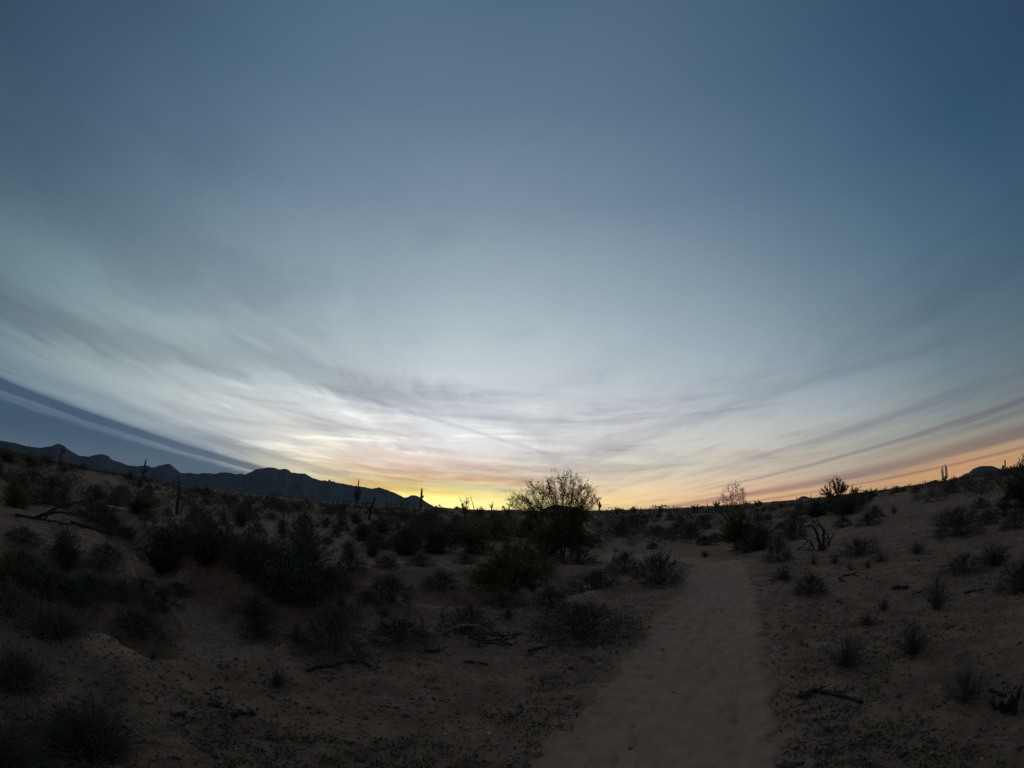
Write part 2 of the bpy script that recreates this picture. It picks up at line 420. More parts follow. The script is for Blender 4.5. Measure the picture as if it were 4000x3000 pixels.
def at(px_, py_, rmax=900.0):
    """where the sight line through a photograph pixel meets the ground"""
    d = pix2dir(px_, py_)
    t = np.geomspace(0.8, rmax, 420)
    for _ in range(2):
        X, Y, Z = t * d[0], t * d[1], CAM_H + t * d[2]
        k = np.nonzero(Z < height(X, Y))[0]
        i = k[0] if len(k) else len(t) - 1
        t = np.linspace(t[max(i - 1, 0)], t[i], 12)
    return float(X[i]), float(Y[i]), float(np.hypot(X[i], Y[i]))


# ------------------------------------------------------------------ materials
def new_mat(name, rough=1.0, spec=0.15):
    m = bpy.data.materials.new(name)
    m.use_nodes = True
    nb = NB(m.node_tree)
    p = m.node_tree.nodes['Principled BSDF']
    p.inputs['Roughness'].default_value = rough
    p.inputs['Specular IOR Level'].default_value = spec
    return m, nb, p


def bump(nb, p, h, strength, dist):
    bp = nb.n('ShaderNodeBump')
    bp.inputs['Strength'].default_value = strength
    bp.inputs['Distance'].default_value = dist
    nb.put(bp.inputs['Height'], h)
    nb.t.links.new(bp.outputs[0], p.inputs['Normal'])


def obj_coord(nb):
    return nb.n('ShaderNodeTexCoord').outputs['Object']


def ground_material():
    m, nb, p = new_mat("desert_soil", 0.95, 0.12)
    co = obj_coord(nb)
    big = nb.noise(co, 0.35, 4, 0.55)
    mid = nb.noise(co, 2.3, 5, 0.6)
    fine = nb.noise(co, 19.0, 5, 0.65)
    grit = nb.noise(co, 85.0, 3, 0.7)
    at_ = nb.n('ShaderNodeAttribute', attribute_name='sand').outputs['Fac']
    c = nb.mix(nb.ss(mid, 0.35, 0.68), (0.230, 0.114, 0.067), (0.369, 0.186, 0.109))
    c = nb.mix(nb.m('MULTIPLY', nb.ss(big, 0.52, 0.68), 0.55), c, (0.178, 0.115, 0.067))
    c = nb.mix(nb.m('MULTIPLY', nb.ss(fine, 0.52, 0.66), 0.55), c, (0.118, 0.065, 0.040))
    c = nb.mix(nb.m('MULTIPLY', nb.ss(grit, 0.60, 0.72), 0.5), c, (0.496, 0.299, 0.199))
    c = nb.mix(nb.m('MULTIPLY', nb.ss(grit, 0.40, 0.30), 0.6), c, (0.086, 0.049, 0.032))
    c = nb.mix(nb.m('MULTIPLY', at_, 0.85), c, nb.mix(nb.ss(fine, 0.3, 0.7), (0.375, 0.200, 0.120), (0.455, 0.250, 0.152)))
    nb.put(p.inputs['Base Color'], c)
    h = nb.m('ADD', nb.m('MULTIPLY', fine, 0.7), nb.m('MULTIPLY', grit, 0.5))
    bump(nb, p, h, 0.9, 0.035)
    return m


def trail_material():
    m, nb, p = new_mat("packed_sand", 0.95, 0.12)
    co = obj_coord(nb)
    uv = nb.n('ShaderNodeAttribute', attribute_name='lane').outputs['Vector']
    s2 = nb.n('ShaderNodeSeparateXYZ')
    nb.put(s2.inputs[0], uv)
    lane = nb.vec(nb.m('MULTIPLY', s2.outputs[0], 9.0), nb.m('MULTIPLY', s2.outputs[1], 0.7), 0.0)
    rut = nb.noise(lane, 1.0, 5, 0.6)
    big = nb.noise(co, 0.8, 4, 0.6)
    mid = nb.noise(co, 6.0, 5, 0.6)
    grit = nb.noise(co, 110.0, 3, 0.7)
    c = nb.mix(nb.ss(mid, 0.3, 0.7), (0.347, 0.184, 0.113), (0.421, 0.227, 0.141))
    c = nb.mix(nb.m('MULTIPLY', nb.ss(big, 0.5, 0.68), 0.65), c, (0.370, 0.173, 0.104))
    c = nb.mix(nb.m('MULTIPLY', nb.ss(rut, 0.5, 0.66), 0.35), c, (0.246, 0.132, 0.083))
    c = nb.mix(nb.m('MULTIPLY', nb.ss(grit, 0.62, 0.74), 0.35), c, (0.493, 0.302, 0.207))
    c = nb.mix(nb.m('MULTIPLY', nb.ss(grit, 0.38, 0.28), 0.5), c, (0.138, 0.077, 0.051))
    # towards its sides the packed sand breaks up into the rougher soil
    edge = nb.m('ADD', nb.m('ABSOLUTE', s2.outputs[0]), nb.m('MULTIPLY', nb.m('SUBTRACT', nb.noise(co, 5.0, 5, 0.65), 0.5), 0.72))
    soil = nb.mix(nb.ss(nb.noise(co, 2.3, 5, 0.6), 0.35, 0.68), (0.226, 0.114, 0.065), (0.363, 0.184, 0.106))
    soil = nb.mix(nb.m('MULTIPLY', nb.ss(nb.noise(co, 19.0, 5, 0.65), 0.52, 0.66), 0.55), soil, (0.116, 0.065, 0.039))
    c = nb.mix(nb.ss(edge, 0.52, 0.78), c, soil)
    nb.put(p.inputs['Base Color'], c)
    h = nb.m('ADD', nb.m('ADD', nb.m('MULTIPLY', mid, 0.6), nb.m('MULTIPLY', rut, 1.2)), nb.m('MULTIPLY', grit, 0.12))
    bump(nb, p, h, 0.6, 0.03)
    return m


def simple_mat(name, c0, c1, scale, rough=0.9, spec=0.2, bstr=0.5, bdist=0.01, c2=None, stretch=(1, 1, 1)):
    m, nb, p = new_mat(name, rough, spec)
    mp = nb.n('ShaderNodeMapping')
    nb.put(mp.inputs[0], obj_coord(nb))
    mp.inputs['Scale'].default_value = stretch
    n = nb.noise(mp.outputs[0], scale, 5, 0.6)
    c = nb.mix(nb.ss(n, 0.32, 0.68), c0, c1)
    if c2:
        n2_ = nb.noise(mp.outputs[0], scale * 3.1, 3, 0.6)
        c = nb.mix(nb.ss(n2_, 0.55, 0.7), c, c2)
    nb.put(p.inputs['Base Color'], c)
    bump(nb, p, n, bstr, bdist)
    return m


# ------------------------------------------------------------------ mesh builders
def mesh_from(name, V, Fq=None, Ft=None, smooth=False):
    """mesh from numpy vertex / quad / triangle arrays"""
    V = np.asarray(V, np.float32)
    nq = 0 if Fq is None else len(Fq)
    nt = 0 if Ft is None else len(Ft)
    me = bpy.data.meshes.new(name)
    me.vertices.add(len(V))
    me.vertices.foreach_set('co', V.ravel())
    loops = np.concatenate([np.asarray(Fq, np.int32).ravel() if nq else np.zeros(0, np.int32),
                            np.asarray(Ft, np.int32).ravel() if nt else np.zeros(0, np.int32)])
    me.loops.add(len(loops))
    me.loops.foreach_set('vertex_index', loops)
    st = np.concatenate([np.arange(nq) * 4, nq * 4 + np.arange(nt) * 3]).astype(np.int32)
    me.polygons.add(nq + nt)
    me.polygons.foreach_set('loop_start', st)
    me.update(calc_edges=True)
    if smooth:
        me.polygons.foreach_set('use_smooth', np.ones(nq + nt, bool))
    return me


def link(name, me, mat=None, parent=None, loc=None):
    o = bpy.data.objects.new(name, me)
    COL.objects.link(o)
    if mat is not None:
        if len(me.materials) == 0:
            me.materials.append(mat)
    if parent is not None:
        o.parent = parent
    if loc is not None:
        o.location = loc
    return o


def tag(o, label=None, cat=None, group=None, kind=None):
    for k, v in (('label', label), ('category', cat), ('group', group), ('kind', kind)):
        if v:
            o[k] = v
    return o


def empty(name, loc, rz=0.0, s=1.0):
    o = bpy.data.objects.new(name, None)
    o.empty_display_size = 0.2
    COL.objects.link(o)
    o.location = loc
    o.rotation_euler = (0, 0, rz)
    o.scale = (s, s, s) if isinstance(s, (int, float)) else s
    return o


class Soup:
    """collects tubes, leaves and lumps as numpy chunks"""
    def __init__(self):
        self.V, self.Q, self.T, self.n = [], [], [], 0

    def add(self, V, Q=None, T=None):
        V = np.asarray(V, float)
        self.V.append(V)
        if Q is not None and len(Q):
            self.Q.append(np.asarray(Q) + self.n)
        if T is not None and len(T):
            self.T.append(np.asarray(T) + self.n)
        self.n += len(V)

    def tube(self, P, R, sides=3, cap=True):
        P = np.asarray(P, float)
        R = np.asarray(R, float) * np.ones(len(P))
        n = len(P)
        T = np.gradient(P, axis=0)
        T /= np.linalg.norm(T, axis=1)[:, None] + 1e-12
        ref = np.array((0.31, 0.11, 0.94)) if abs(T[0][2]) < 0.9 else np.array((0.95, 0.2, 0.1))
        A = np.cross(T, ref)
        A /= np.linalg.norm(A, axis=1)[:, None] + 1e-12
        B = np.cross(T, A)
        th = np.arange(sides) * 2 * math.pi / sides
        V = P[:, None] + R[:, None, None] * (np.cos(th)[None, :, None] * A[:, None] + np.sin(th)[None, :, None] * B[:, None])
        V = V.reshape(-1, 3)
        i = np.arange(n - 1)[:, None] * sides
        j = np.arange(sides)[None]
        j2 = (j + 1) % sides
        Q = np.stack([i + j, i + j2, i + sides + j2, i + sides + j], -1).reshape(-1, 4)
        Tt = None
        if cap:
            V = np.vstack([V, P[-1:] + T[-1:] * R[-1] * 0.5, P[:1]])
            e = (n - 1) * sides
            jj = np.arange(sides)
            Tt = np.vstack([np.stack([e + jj, e + (jj + 1) % sides, np.full(sides, n * sides)], -1),
                            np.stack([(jj + 1) % sides, jj, np.full(sides, n * sides + 1)], -1)])
        self.add(V, Q, Tt)

    def leaves(self, C, size, rg, up=0.3, aspect=0.45):
        """small rhombic leaves at points C, randomly turned"""
        C = np.asarray(C, float)
        n = len(C)
        if n == 0:
            return
        d = rg.normal(size=(n, 3))
        d[:, 2] += up
        d /= np.linalg.norm(d, axis=1)[:, None]
        s = np.cross(d, rg.normal(size=(n, 3)))
        s /= np.linalg.norm(s, axis=1)[:, None] + 1e-9
        L = (size * rg.uniform(0.6, 1.4, n))[:, None]
        V = np.stack([C, C + d * L * 0.5 + s * L * aspect * 0.5, C + d * L, C + d * L * 0.5 - s * L * aspect * 0.5], 1).reshape(-1, 3)
        Q = (np.arange(n)[:, None] * 4 + np.arange(4)[None])
        self.add(V, Q)

    def mesh(self, name, smooth=False):
        V = np.vstack(self.V)
        Q = np.vstack(self.Q) if self.Q else None
        T = np.vstack(self.T) if self.T else None
        return mesh_from(name, V, Q, T, smooth)


# ------------------------------------------------------------------ ground
M_GROUND = ground_material()
M_TRAIL = trail_material()


def build_ground():
    th = np.concatenate([np.radians(np.linspace(-80, 80, 560)), np.radians(np.linspace(80, 280, 60))[1:-1]])
    r = np.concatenate([[0.0], np.geomspace(0.5, 14.0, 250), np.geomspace(14.0, 120.0, 130)[1:], np.geomspace(120.0, 7800.0, 60)[1:]])
    TH, R = np.meshgrid(th, r, indexing='ij')
    X, Y = R * np.sin(TH), R * np.cos(TH)
    Z = height(X.ravel(), Y.ravel()).reshape(X.shape)
    nt, nr = X.shape
    V = np.stack([X, Y, Z], -1).reshape(-1, 3)
    i = np.arange(nt)[:, None]
    j = np.arange(nr - 1)[None]
    i2 = (i + 1) % nt
    Q = np.stack([i * nr + j, i * nr + j + 1, i2 * nr + j + 1, i2 * nr + j], -1).reshape(-1, 4)[:, ::-1]
    me = mesh_from("ground", V, Q, None, True)
    x, y = V[:, 0], V[:, 1]
    w, _, _ = poly_dist(x, y, WASH_S)
    d, sd, _ = poly_dist(x, y, LIP_S)
    s = d * sd
    sand = np.maximum((1 - sstep(w, 0.35, 0.8)), 0.75 * (1 - sstep(np.abs(s - 0.05), 0.1, 0.5)) * (x < 1.5))
    td, _ = trail_info(x, y)
    sand = np.maximum(sand, 0.7 * (1 - sstep(td, 0.55, 1.15)))
    sand = np.maximum(sand, 0.95 * (1 - sstep(td + fbm(x / 1.5, y / 1.5, 3, 79) * 1.2, 0.9, 2.6)) * sstep(y, 12.0, 14.5))
    at_ = me.attributes.new("sand", 'FLOAT', 'POINT')
    at_.data.foreach_set('value', np.clip(sand + fbm(x / 0.5, y / 0.5, 3, 77) * 0.35 * (sand > 0.02), 0, 1).astype(np.float32))
    o = link("ground", me, M_GROUND)
    tag(o, kind='structure')
    return o


def build_trail():
    pts = np.array(TRAIL_S)
    seg = np.hypot(*np.diff(pts, axis=0).T)
    acc = np.concatenate([[0], np.cumsum(seg)])
    s = np.concatenate([np.arange(0, 18, 0.05), np.arange(18, acc[-1], 0.15)])
    cx = np.interp(s, acc, pts[:, 0])
    cy = np.interp(s, acc, pts[:, 1])
    tx, ty = np.gradient(cx), np.gradient(cy)
    L = np.hypot(tx, ty)
    nx, ny = ty / L, -tx / L
    k = np.linspace(-0.98, 0.98, 70)
    X = cx[:, None] + nx[:, None] * k
    Y = cy[:, None] + ny[:, None] * k
    Z = base_height(X.ravel(), Y.ravel()).reshape(X.shape)
    d = np.abs(k)[None] + fbm(X / 0.5, Y / 0.5, 3, 61) * 0.20 + fbm(X / 0.10, Y / 0.10, 3, 62) * 0.16
    lane = fbm(k[None] * 7 + 0 * X, s[:, None] * 0.5 + 0 * X, 3, 63)
    prof = 0.002 - 0.036 * (1 - sstep(d, 0.38, 0.80)) - 0.11 * sstep(d, 0.64, 0.92)
    Z = Z + prof + lane * 0.010 + fbm(X / 0.22, Y / 0.22, 3, 67) * 0.009 + fbm(X / 0.07, Y / 0.07, 2, 68) * 0.004
    # hoof and boot prints pressed into the sand
    rg = np.random.default_rng(5)
    for q in range(150):
        i = rg.integers(40, 330)
        o_ = rg.uniform(-0.45, 0.45)  # extra dark litter round each shrub foot, doubling as contact shade
        fx, fy = cx[i] + nx[i] * o_, cy[i] + ny[i] * o_
        a, w_ = rg.uniform(0.07, 0.13), rg.uniform(0.04, 0.06)
        u = (X - fx) * tx[i] / L[i] + (Y - fy) * ty[i] / L[i]
        v = (X - fx) * nx[i] + (Y - fy) * ny[i]
        q2 = (u / a) ** 2 + (v / w_) ** 2
        Z += -0.014 * np.exp(-q2 * 1.2) + 0.005 * np.exp(-((q2 - 1.6) / 0.8) ** 2)
    n, mcol = X.shape
    V = np.stack([X, Y, Z], -1).reshape(-1, 3)
    i = np.arange(n - 1)[:, None]
    j = np.arange(mcol - 1)[None]
    Q = np.stack([i * mcol + j, i * mcol + j + 1, (i + 1) * mcol + j + 1, (i + 1) * mcol + j], -1).reshape(-1, 4)
    me = mesh_from("dirt_trail", V, Q, None, True)
    at_ = me.attributes.new("lane", 'FLOAT_VECTOR', 'POINT')
    lv = np.zeros((n * mcol, 3), np.float32)
    lv[:, 0] = np.tile(k, n)
    lv[:, 1] = np.repeat(s, mcol)
    at_.data.foreach_set('vector', lv.ravel())
    o = link("dirt_trail", me, M_TRAIL)
    tag(o, kind='structure')


build_ground()
build_trail()

# ------------------------------------------------------------------ mountains
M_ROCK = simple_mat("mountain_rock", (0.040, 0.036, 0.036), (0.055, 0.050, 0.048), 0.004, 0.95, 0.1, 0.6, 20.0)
LEFT_RIDGE = [(-260, 1690), (-120, 1712), (0, 1721), (60, 1730), (100, 1742), (155, 1749), (195, 1744), (215, 1737), (230, 1732), (245, 1738), (262, 1752), (285, 1767),
              (308, 1780), (345, 1784), (365, 1779), (385, 1775), (400, 1774), (412, 1779), (422, 1780), (436, 1795), (455, 1802), (475, 1808), (500, 1818), (535, 1821), (560, 1819),
              (566, 1816), (597, 1826), (620, 1819), (645, 1813), (665, 1812), (680, 1826), (707, 1848), (745, 1847), (775, 1851), (795, 1848), (815, 1848), (842, 1852),
              (860, 1845), (880, 1844), (900, 1847), (920, 1853), (940, 1849), (957, 1854), (980, 1842), (1000, 1834), (1020, 1830), (1050, 1825), (1070, 1827), (1090, 1833), (1112, 1830),
              (1125, 1834), (1140, 1846), (1160, 1848), (1180, 1850), (1190, 1849), (1205, 1857), (1222, 1868), (1238, 1871), (1255, 1878), (1272, 1877), (1281, 1880),
              (1284, 1873), (1289, 1873), (1292, 1880), (1305, 1880), (1312, 1885), (1340, 1889), (1375, 1896), (1400, 1900), (1425, 1902), (1450, 1908), (1480, 1904), (1500, 1910), (1528, 1920), (1555, 1931), (1578, 1943),
              (1592, 1942), (1605, 1934), (1620, 1934), (1635, 1940), (1645, 1945), (1660, 1957), (1680, 1970), (1700, 1981), (1740, 1983), (1772, 1986), (1785, 1976), (1798, 1984), (1830, 1990), (1900, 1994), (1980, 1997)]


def ridge(name, prof, dist, depth, label_kind, mat, seed, foot=0.0, fine=0.12):
    """a range whose crest follows the sight lines; slopes with spurs and gullies run down to the plain on both sides"""
    A = np.array([(math.degrees(math.atan2(d[0], d[1])), math.degrees(math.asin(d[2]))) for d in (pix2dir(*p) for p in prof)])
    a = np.arange(A[0, 0], A[-1, 0], fine)
    e = np.interp(a, A[:, 0], A[:, 1])
    jag = (fbm(a * 3.0, 0 * a + seed, 4, seed) * 0.06) * np.clip(e, 0, 2.0) / 2.0
    e = np.maximum(e + jag, -0.3)
    D = dist(a) if callable(dist) else np.full(len(a), float(dist))
    H = CAM_H + D * np.tan(np.radians(e))
    t = np.concatenate([np.linspace(-1, 0, 26), np.linspace(0, 1, 10)[1:]])
    rows = []
    for tt in t:
        w = depth * np.clip(H / max(H.max(), 1), 0.12, 1.0)
        R = D + tt * w
        if tt < 0:
            f = (1 + tt) ** 1.25
            n = np.abs(fbm(a * 0.7 + tt * 0.6, 0 * a + tt * 1.2 + seed * 3.1, 3, seed + 7))
            R = R + (n - 0.2) * w * 0.22 * min(1.0, -tt * 2.5)
        else:
            f = (1 - tt) ** 1.2
        Z = foot + (H - foot) * f
        Z = Z + np.where(Z > 5, fbm(a * 2.2, 0 * a + tt * 6 + seed, 3, seed + 3) * 0.035 * H * np.sin(math.pi * min(1, max(0, 1 - abs(tt)))), 0)
        if tt < 0:
            Z = np.minimum(Z, CAM_H + (H - CAM_H) * R / D * 0.985)
        if abs(tt) >= 1:
            Z = np.full(len(a), foot - 20.0)
        rows.append(np.stack([R * np.sin(np.radians(a)), R * np.cos(np.radians(a)), Z], -1))
    V = np.stack(rows, 1)
    na, nt_ = V.shape[:2]
    i = np.arange(na - 1)[:, None]
    j = np.arange(nt_ - 1)[None]
    Q = np.stack([i * nt_ + j, (i + 1) * nt_ + j, (i + 1) * nt_ + j + 1, i * nt_ + j + 1], -1).reshape(-1, 4)
    o = link(name, mesh_from(name, V.reshape(-1, 3), Q, None, True), mat)
    tag(o, kind='structure')


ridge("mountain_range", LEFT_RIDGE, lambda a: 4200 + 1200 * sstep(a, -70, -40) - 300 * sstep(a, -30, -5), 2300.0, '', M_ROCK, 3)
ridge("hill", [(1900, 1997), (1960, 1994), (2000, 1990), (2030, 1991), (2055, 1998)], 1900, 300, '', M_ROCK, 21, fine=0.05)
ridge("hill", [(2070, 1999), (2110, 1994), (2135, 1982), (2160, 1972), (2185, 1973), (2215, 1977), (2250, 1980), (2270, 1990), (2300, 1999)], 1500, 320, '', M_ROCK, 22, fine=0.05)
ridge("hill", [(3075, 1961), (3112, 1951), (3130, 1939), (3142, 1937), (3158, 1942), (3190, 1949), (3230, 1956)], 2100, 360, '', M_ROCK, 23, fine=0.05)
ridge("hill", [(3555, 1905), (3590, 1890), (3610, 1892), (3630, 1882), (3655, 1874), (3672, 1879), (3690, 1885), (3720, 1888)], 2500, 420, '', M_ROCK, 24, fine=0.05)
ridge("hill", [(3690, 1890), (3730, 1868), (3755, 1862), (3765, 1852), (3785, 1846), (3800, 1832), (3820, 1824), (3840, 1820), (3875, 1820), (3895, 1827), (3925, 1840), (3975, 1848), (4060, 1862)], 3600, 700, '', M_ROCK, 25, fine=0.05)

# ------------------------------------------------------------------ plant materials
def plant_mat(name, c0, c1, trans=0.25, scale=6.0):
    m, nb, p = new_mat(name, 0.85, 0.15)
    oi = nb.n('ShaderNodeObjectInfo').outputs['Random']
    n = nb.noise(obj_coord(nb), scale, 3, 0.6)
    c = nb.mix(nb.ss(n, 0.3, 0.7), c0, c1)
    hs = nb.n('ShaderNodeHueSaturation')
    hs.inputs['Saturation'].default_value = 0.95
    nb.put(hs.inputs['Value'], nb.m('ADD', nb.m('MULTIPLY', oi, 0.5), 0.75))
    nb.put(hs.inputs['Color'], c)
    nb.put(p.inputs['Base Color'], hs.outputs[0])
    if trans:
        tr = nb.n('ShaderNodeBsdfTranslucent')
        nb.put(tr.inputs[0], hs.outputs[0])
        mx = nb.n('ShaderNodeMixShader')
        mx.inputs[0].default_value = trans
        nb.t.links.new(p.outputs[0], mx.inputs[1])
        nb.t.links.new(tr.outputs[0], mx.inputs[2])
        nb.t.links.new(mx.outputs[0], nb.t.nodes['Material Output'].inputs[0])
    return m


M_BURLEAF = plant_mat("grey_green_leaf", (0.068, 0.060, 0.038), (0.122, 0.106, 0.070))
M_CRELEAF = plant_mat("olive_leaf", (0.062, 0.055, 0.030), (0.112, 0.098, 0.056))
M_PVLEAF = plant_mat("yellow_green_leaf", (0.120, 0.096, 0.026), (0.185, 0.145, 0.048), 0.55)
M_TWIG = plant_mat("grey_twig", (0.082, 0.064, 0.048), (0.160, 0.128, 0.098), 0.0, 14.0)
M_BROWNTWIG = plant_mat("brown_twig", (0.090, 0.062, 0.042), (0.170, 0.120, 0.080), 0.0, 14.0)
M_PVBARK = simple_mat("green_bark", (0.070, 0.068, 0.030), (0.125, 0.112, 0.056), 7.0, 0.8, 0.2, 0.4, 0.01)
M_DEAD = simple_mat("weathered_wood", (0.060, 0.052, 0.046), (0.150, 0.134, 0.120), 9.0, 0.9, 0.15, 0.8, 0.01, stretch=(1, 1, 0.3))
M_DARKWOOD = simple_mat("charred_wood", (0.022, 0.020, 0.018), (0.060, 0.052, 0.046), 9.0, 0.9, 0.15, 0.8, 0.01)
M_PALEWOOD = simple_mat("bleached_wood", (0.160, 0.126, 0.098), (0.280, 0.228, 0.180), 8.0, 0.85, 0.15, 0.8, 0.008, c2=(0.09, 0.082, 0.076))
M_SAG = simple_mat("cactus_skin", (0.048, 0.056, 0.034), (0.088, 0.094, 0.056), 1.5, 0.75, 0.25, 0.3, 0.02, stretch=(1, 1, 0.2))
M_DARKSKIN = simple_mat("dark_cactus_skin", (0.022, 0.022, 0.014), (0.042, 0.040, 0.026), 6.0, 0.85, 0.1, 0.3, 0.01)
M_STONE = simple_mat("pale_stone", (0.360, 0.262, 0.180), (0.480, 0.365, 0.265), 12.0, 0.9, 0.2, 0.6, 0.01, c2=(0.22, 0.20, 0.18))
M_GREYSTONE = simple_mat("grey_stone", (0.170, 0.118, 0.080), (0.255, 0.185, 0.130), 10.0, 0.9, 0.2, 0.6, 0.01)
M_DARKSTONE = simple_mat("dark_stone", (0.048, 0.040, 0.034), (0.100, 0.084, 0.070), 14.0, 0.9, 0.2, 0.7, 0.01)
M_GRAVEL = simple_mat("granite_grit", (0.110, 0.074, 0.050), (0.330, 0.225, 0.150), 9.0, 0.9, 0.2, 0.3, 0.004, c2=(0.40, 0.30, 0.22))
M_WEED = plant_mat("green_annual", (0.040, 0.048, 0.022), (0.085, 0.090, 0.045), 0.2, 3.0)
M_LITTER = simple_mat("dry_litter", (0.050, 0.040, 0.030), (0.140, 0.110, 0.078), 6.0, 0.95, 0.1, 0.2, 0.003)


# ------------------------------------------------------------------ shrubs, one metre wide as built
def curve_to(p0, p1, sag, n, rg, wob=0.0):
    t = np.linspace(0, 1, n)[:, None]
    P = p0 + (p1 - p0) * t
    P = P + np.array((0, 0, 1.0)) * (sag * np.sin(math.pi * t) * np.linalg.norm(p1 - p0))
    if wob:
        w = rg.normal(size=(n, 3)) * wob * np.linalg.norm(p1 - p0)
        w[0] = 0
        P = P + w
    return P


def dome_dir(rg, lo, hi):
    a = rg.uniform(0, 2 * math.pi)
    e = math.radians(rg.uniform(lo, hi))
    return np.array((math.cos(a) * math.cos(e), math.sin(a) * math.cos(e), math.sin(e)))


def proto_bursage(seed):
    """low dense dome of fine twigs"""
    rg = np.random.default_rng(seed)
    st, fo = Soup(), Soup()
    ph = rg.uniform(0, 6.28, 4)
    tips = []
    mains = []

    def shell(d):
        a, e = math.atan2(d[1], d[0]), math.asin(d[2])
        return 1 + 0.13 * math.sin(2 * a + ph[0]) + 0.10 * math.sin(4 * a + 3 * e + ph[1]) + 0.08 * math.sin(7 * a - 5 * e + ph[2])
    for k in range(44):
        d = dome_dir(rg, 4, 86)
        tip = d * np.array((0.5, 0.5, 0.50)) * shell(d) * rg.uniform(0.7, 0.95)
        b0 = np.array((rg.normal() * 0.05, rg.normal() * 0.05, -0.02))
        P = curve_to(b0, tip, rg.uniform(0.0, 0.14), 5, rg, 0.02)
        st.tube(P, np.linspace(0.0075, 0.0026, 5), 3, False)
        mains.append(P)
    M = np.vstack([P[2:] for P in mains])
    for k in range(520):
        d = dome_dir(rg, -2, 88)
        d[2] = abs(d[2])
        q = rg.uniform(0, 1) ** 0.45
        tip = d * np.array((0.5, 0.5, 0.50)) * shell(d) * (0.55 + 0.50 * q) * (1 + rg.normal() * 0.05)
        p = M[np.argmin(np.sum((M - tip * 0.72) ** 2, 1) + rg.uniform(0, 0.01, len(M)))]
        mid = (p + tip) / 2 + rg.normal(size=3) * 0.015
        st.tube(np.stack([p, mid, tip]), np.array((0.0034, 0.0024, 0.0013)), 3, False)
        m = rg.integers(5, 9)
        tips.append(p + (tip - p) * rg.uniform(0.45, 1.03, (m, 1)) + rg.normal(size=(m, 3)) * 0.013)
    C = np.vstack(tips)
    fo.leaves(C[C[:, 2] > 0.005], 0.025, rg, 0.4, 0.5)
    return st.mesh("stems"), fo.mesh("foliage")


def proto_creosote(seed, spread=0.62):
    """open upright bush, leafy at the ends of wand-like stems"""
    rg = np.random.default_rng(seed)
    st, fo = Soup(), Soup()
    tips = []
    for k in range(60):
        d = dome_dir(rg, 12, 86)
        L = rg.uniform(0.55, 1.0) * (0.62 + 0.38 * d[2])
        tip = d * np.array((spread, spread, 0.98)) * L * 1.05
        b0 = np.array((rg.normal() * 0.05, rg.normal() * 0.05, -0.03))
        P = curve_to(b0, tip, rg.uniform(-0.02, 0.10), 6, rg, 0.022)
        st.tube(P, np.linspace(0.010, 0.003, 6), 4, False)
        for q in range(13):
            i = rg.integers(1, 6)
            u = rg.uniform(0, 1)
            p = P[i - 1] * (1 - u) + P[i] * u
            dd = d * 0.6 + rg.normal(size=3) * 0.5 + np.array((0, 0, 0.5))
            e = p + dd / np.linalg.norm(dd) * rg.uniform(0.08, 0.22)
            st.tube(np.stack([p, (p + e) / 2 + rg.normal(size=3) * 0.01, e]), np.array((0.0045, 0.003, 0.0015)), 3, False)
            m = rg.integers(5, 11)
            tips.append(p + (e - p) * rg.uniform(0.3, 1.08, (m, 1)) + rg.normal(size=(m, 3)) * 0.017)
    C = np.vstack(tips)
    fo.leaves(C, 0.030, rg, 0.5, 0.5)
    return st.mesh("stems"), fo.mesh("foliage")


def proto_vase(seed, n=115, fl=0.5):
    """wispy, nearly leafless fan of thin stems from one crown"""
    rg = np.random.default_rng(seed)
    st, fo = Soup(), Soup()
    tips = []
    for k in range(n):
        d = dome_dir(rg, 18, 88)
        tip = d * np.array((0.56, 0.56, 0.95)) * rg.uniform(0.55, 1.05)
        b0 = np.array((rg.normal() * 0.035, rg.normal() * 0.035, -0.02))
        P = curve_to(b0, tip, rg.uniform(-0.06, 0.05), 5, rg, 0.014)
        st.tube(P, np.linspace(0.0075, 0.0022, 5), 3, False)
        for q in range(4):
            i = rg.integers(2, 5)
            p = P[i]
            dd = d + rg.normal(size=3) * 0.35 + np.array((0, 0, 0.25))
            e = p + dd / np.linalg.norm(dd) * rg.uniform(0.08, 0.24)
            st.tube(np.stack([p, (p + e) / 2 + rg.normal(size=3) * 0.006, e]), np.array((0.0035, 0.0026, 0.0012)), 3, False)
            if rg.uniform() < fl:
                m = 3
                tips.append(p + (e - p) * rg.uniform(0.4, 1.0, (m, 1)) + rg.normal(size=(m, 3)) * 0.008)
    fo.leaves(np.vstack(tips), 0.022, rg, 0.6, 0.35)
    return st.mesh("stems"), fo.mesh("foliage")


def proto_ephedra(seed):
    """bushy tangle of straight jointed wands, grass-like at a distance"""
    rg = np.random.default_rng(seed)
    st, fo = Soup(), Soup()
    tips = []
    for k in range(520):
        d = dome_dir(rg, 6, 88)
        a = rg.uniform(0, 6.28)
        b0 = np.array((math.cos(a), math.sin(a), 0)) * abs(rg.normal()) * 0.11 + np.array((0, 0, -0.02))
        tip = b0 * 1.6 + d * np.array((0.46, 0.46, 0.60)) * rg.uniform(0.55, 1.08)
        P = curve_to(b0, tip, rg.uniform(-0.02, 0.09), 4, rg, 0.012)
        st.tube(P, np.linspace(0.0048, 0.0014, 4), 3, False)
        if k % 2:
            p = P[2]
            dd = d + rg.normal(size=3) * 0.3 + np.array((0, 0, 0.3))
            e = p + dd / np.linalg.norm(dd) * rg.uniform(0.08, 0.2)
            st.tube(np.stack([p, e]), np.array((0.0028, 0.0012)), 3, False)
            tips.append(p + (e - p) * rg.uniform(0.2, 1.0, (5, 1)) + rg.normal(size=(5, 3)) * 0.006)
    fo.leaves(np.vstack(tips), 0.026, rg, 1.2, 0.22)
    return st.mesh("stems"), fo.mesh("foliage")


PROTO = {}


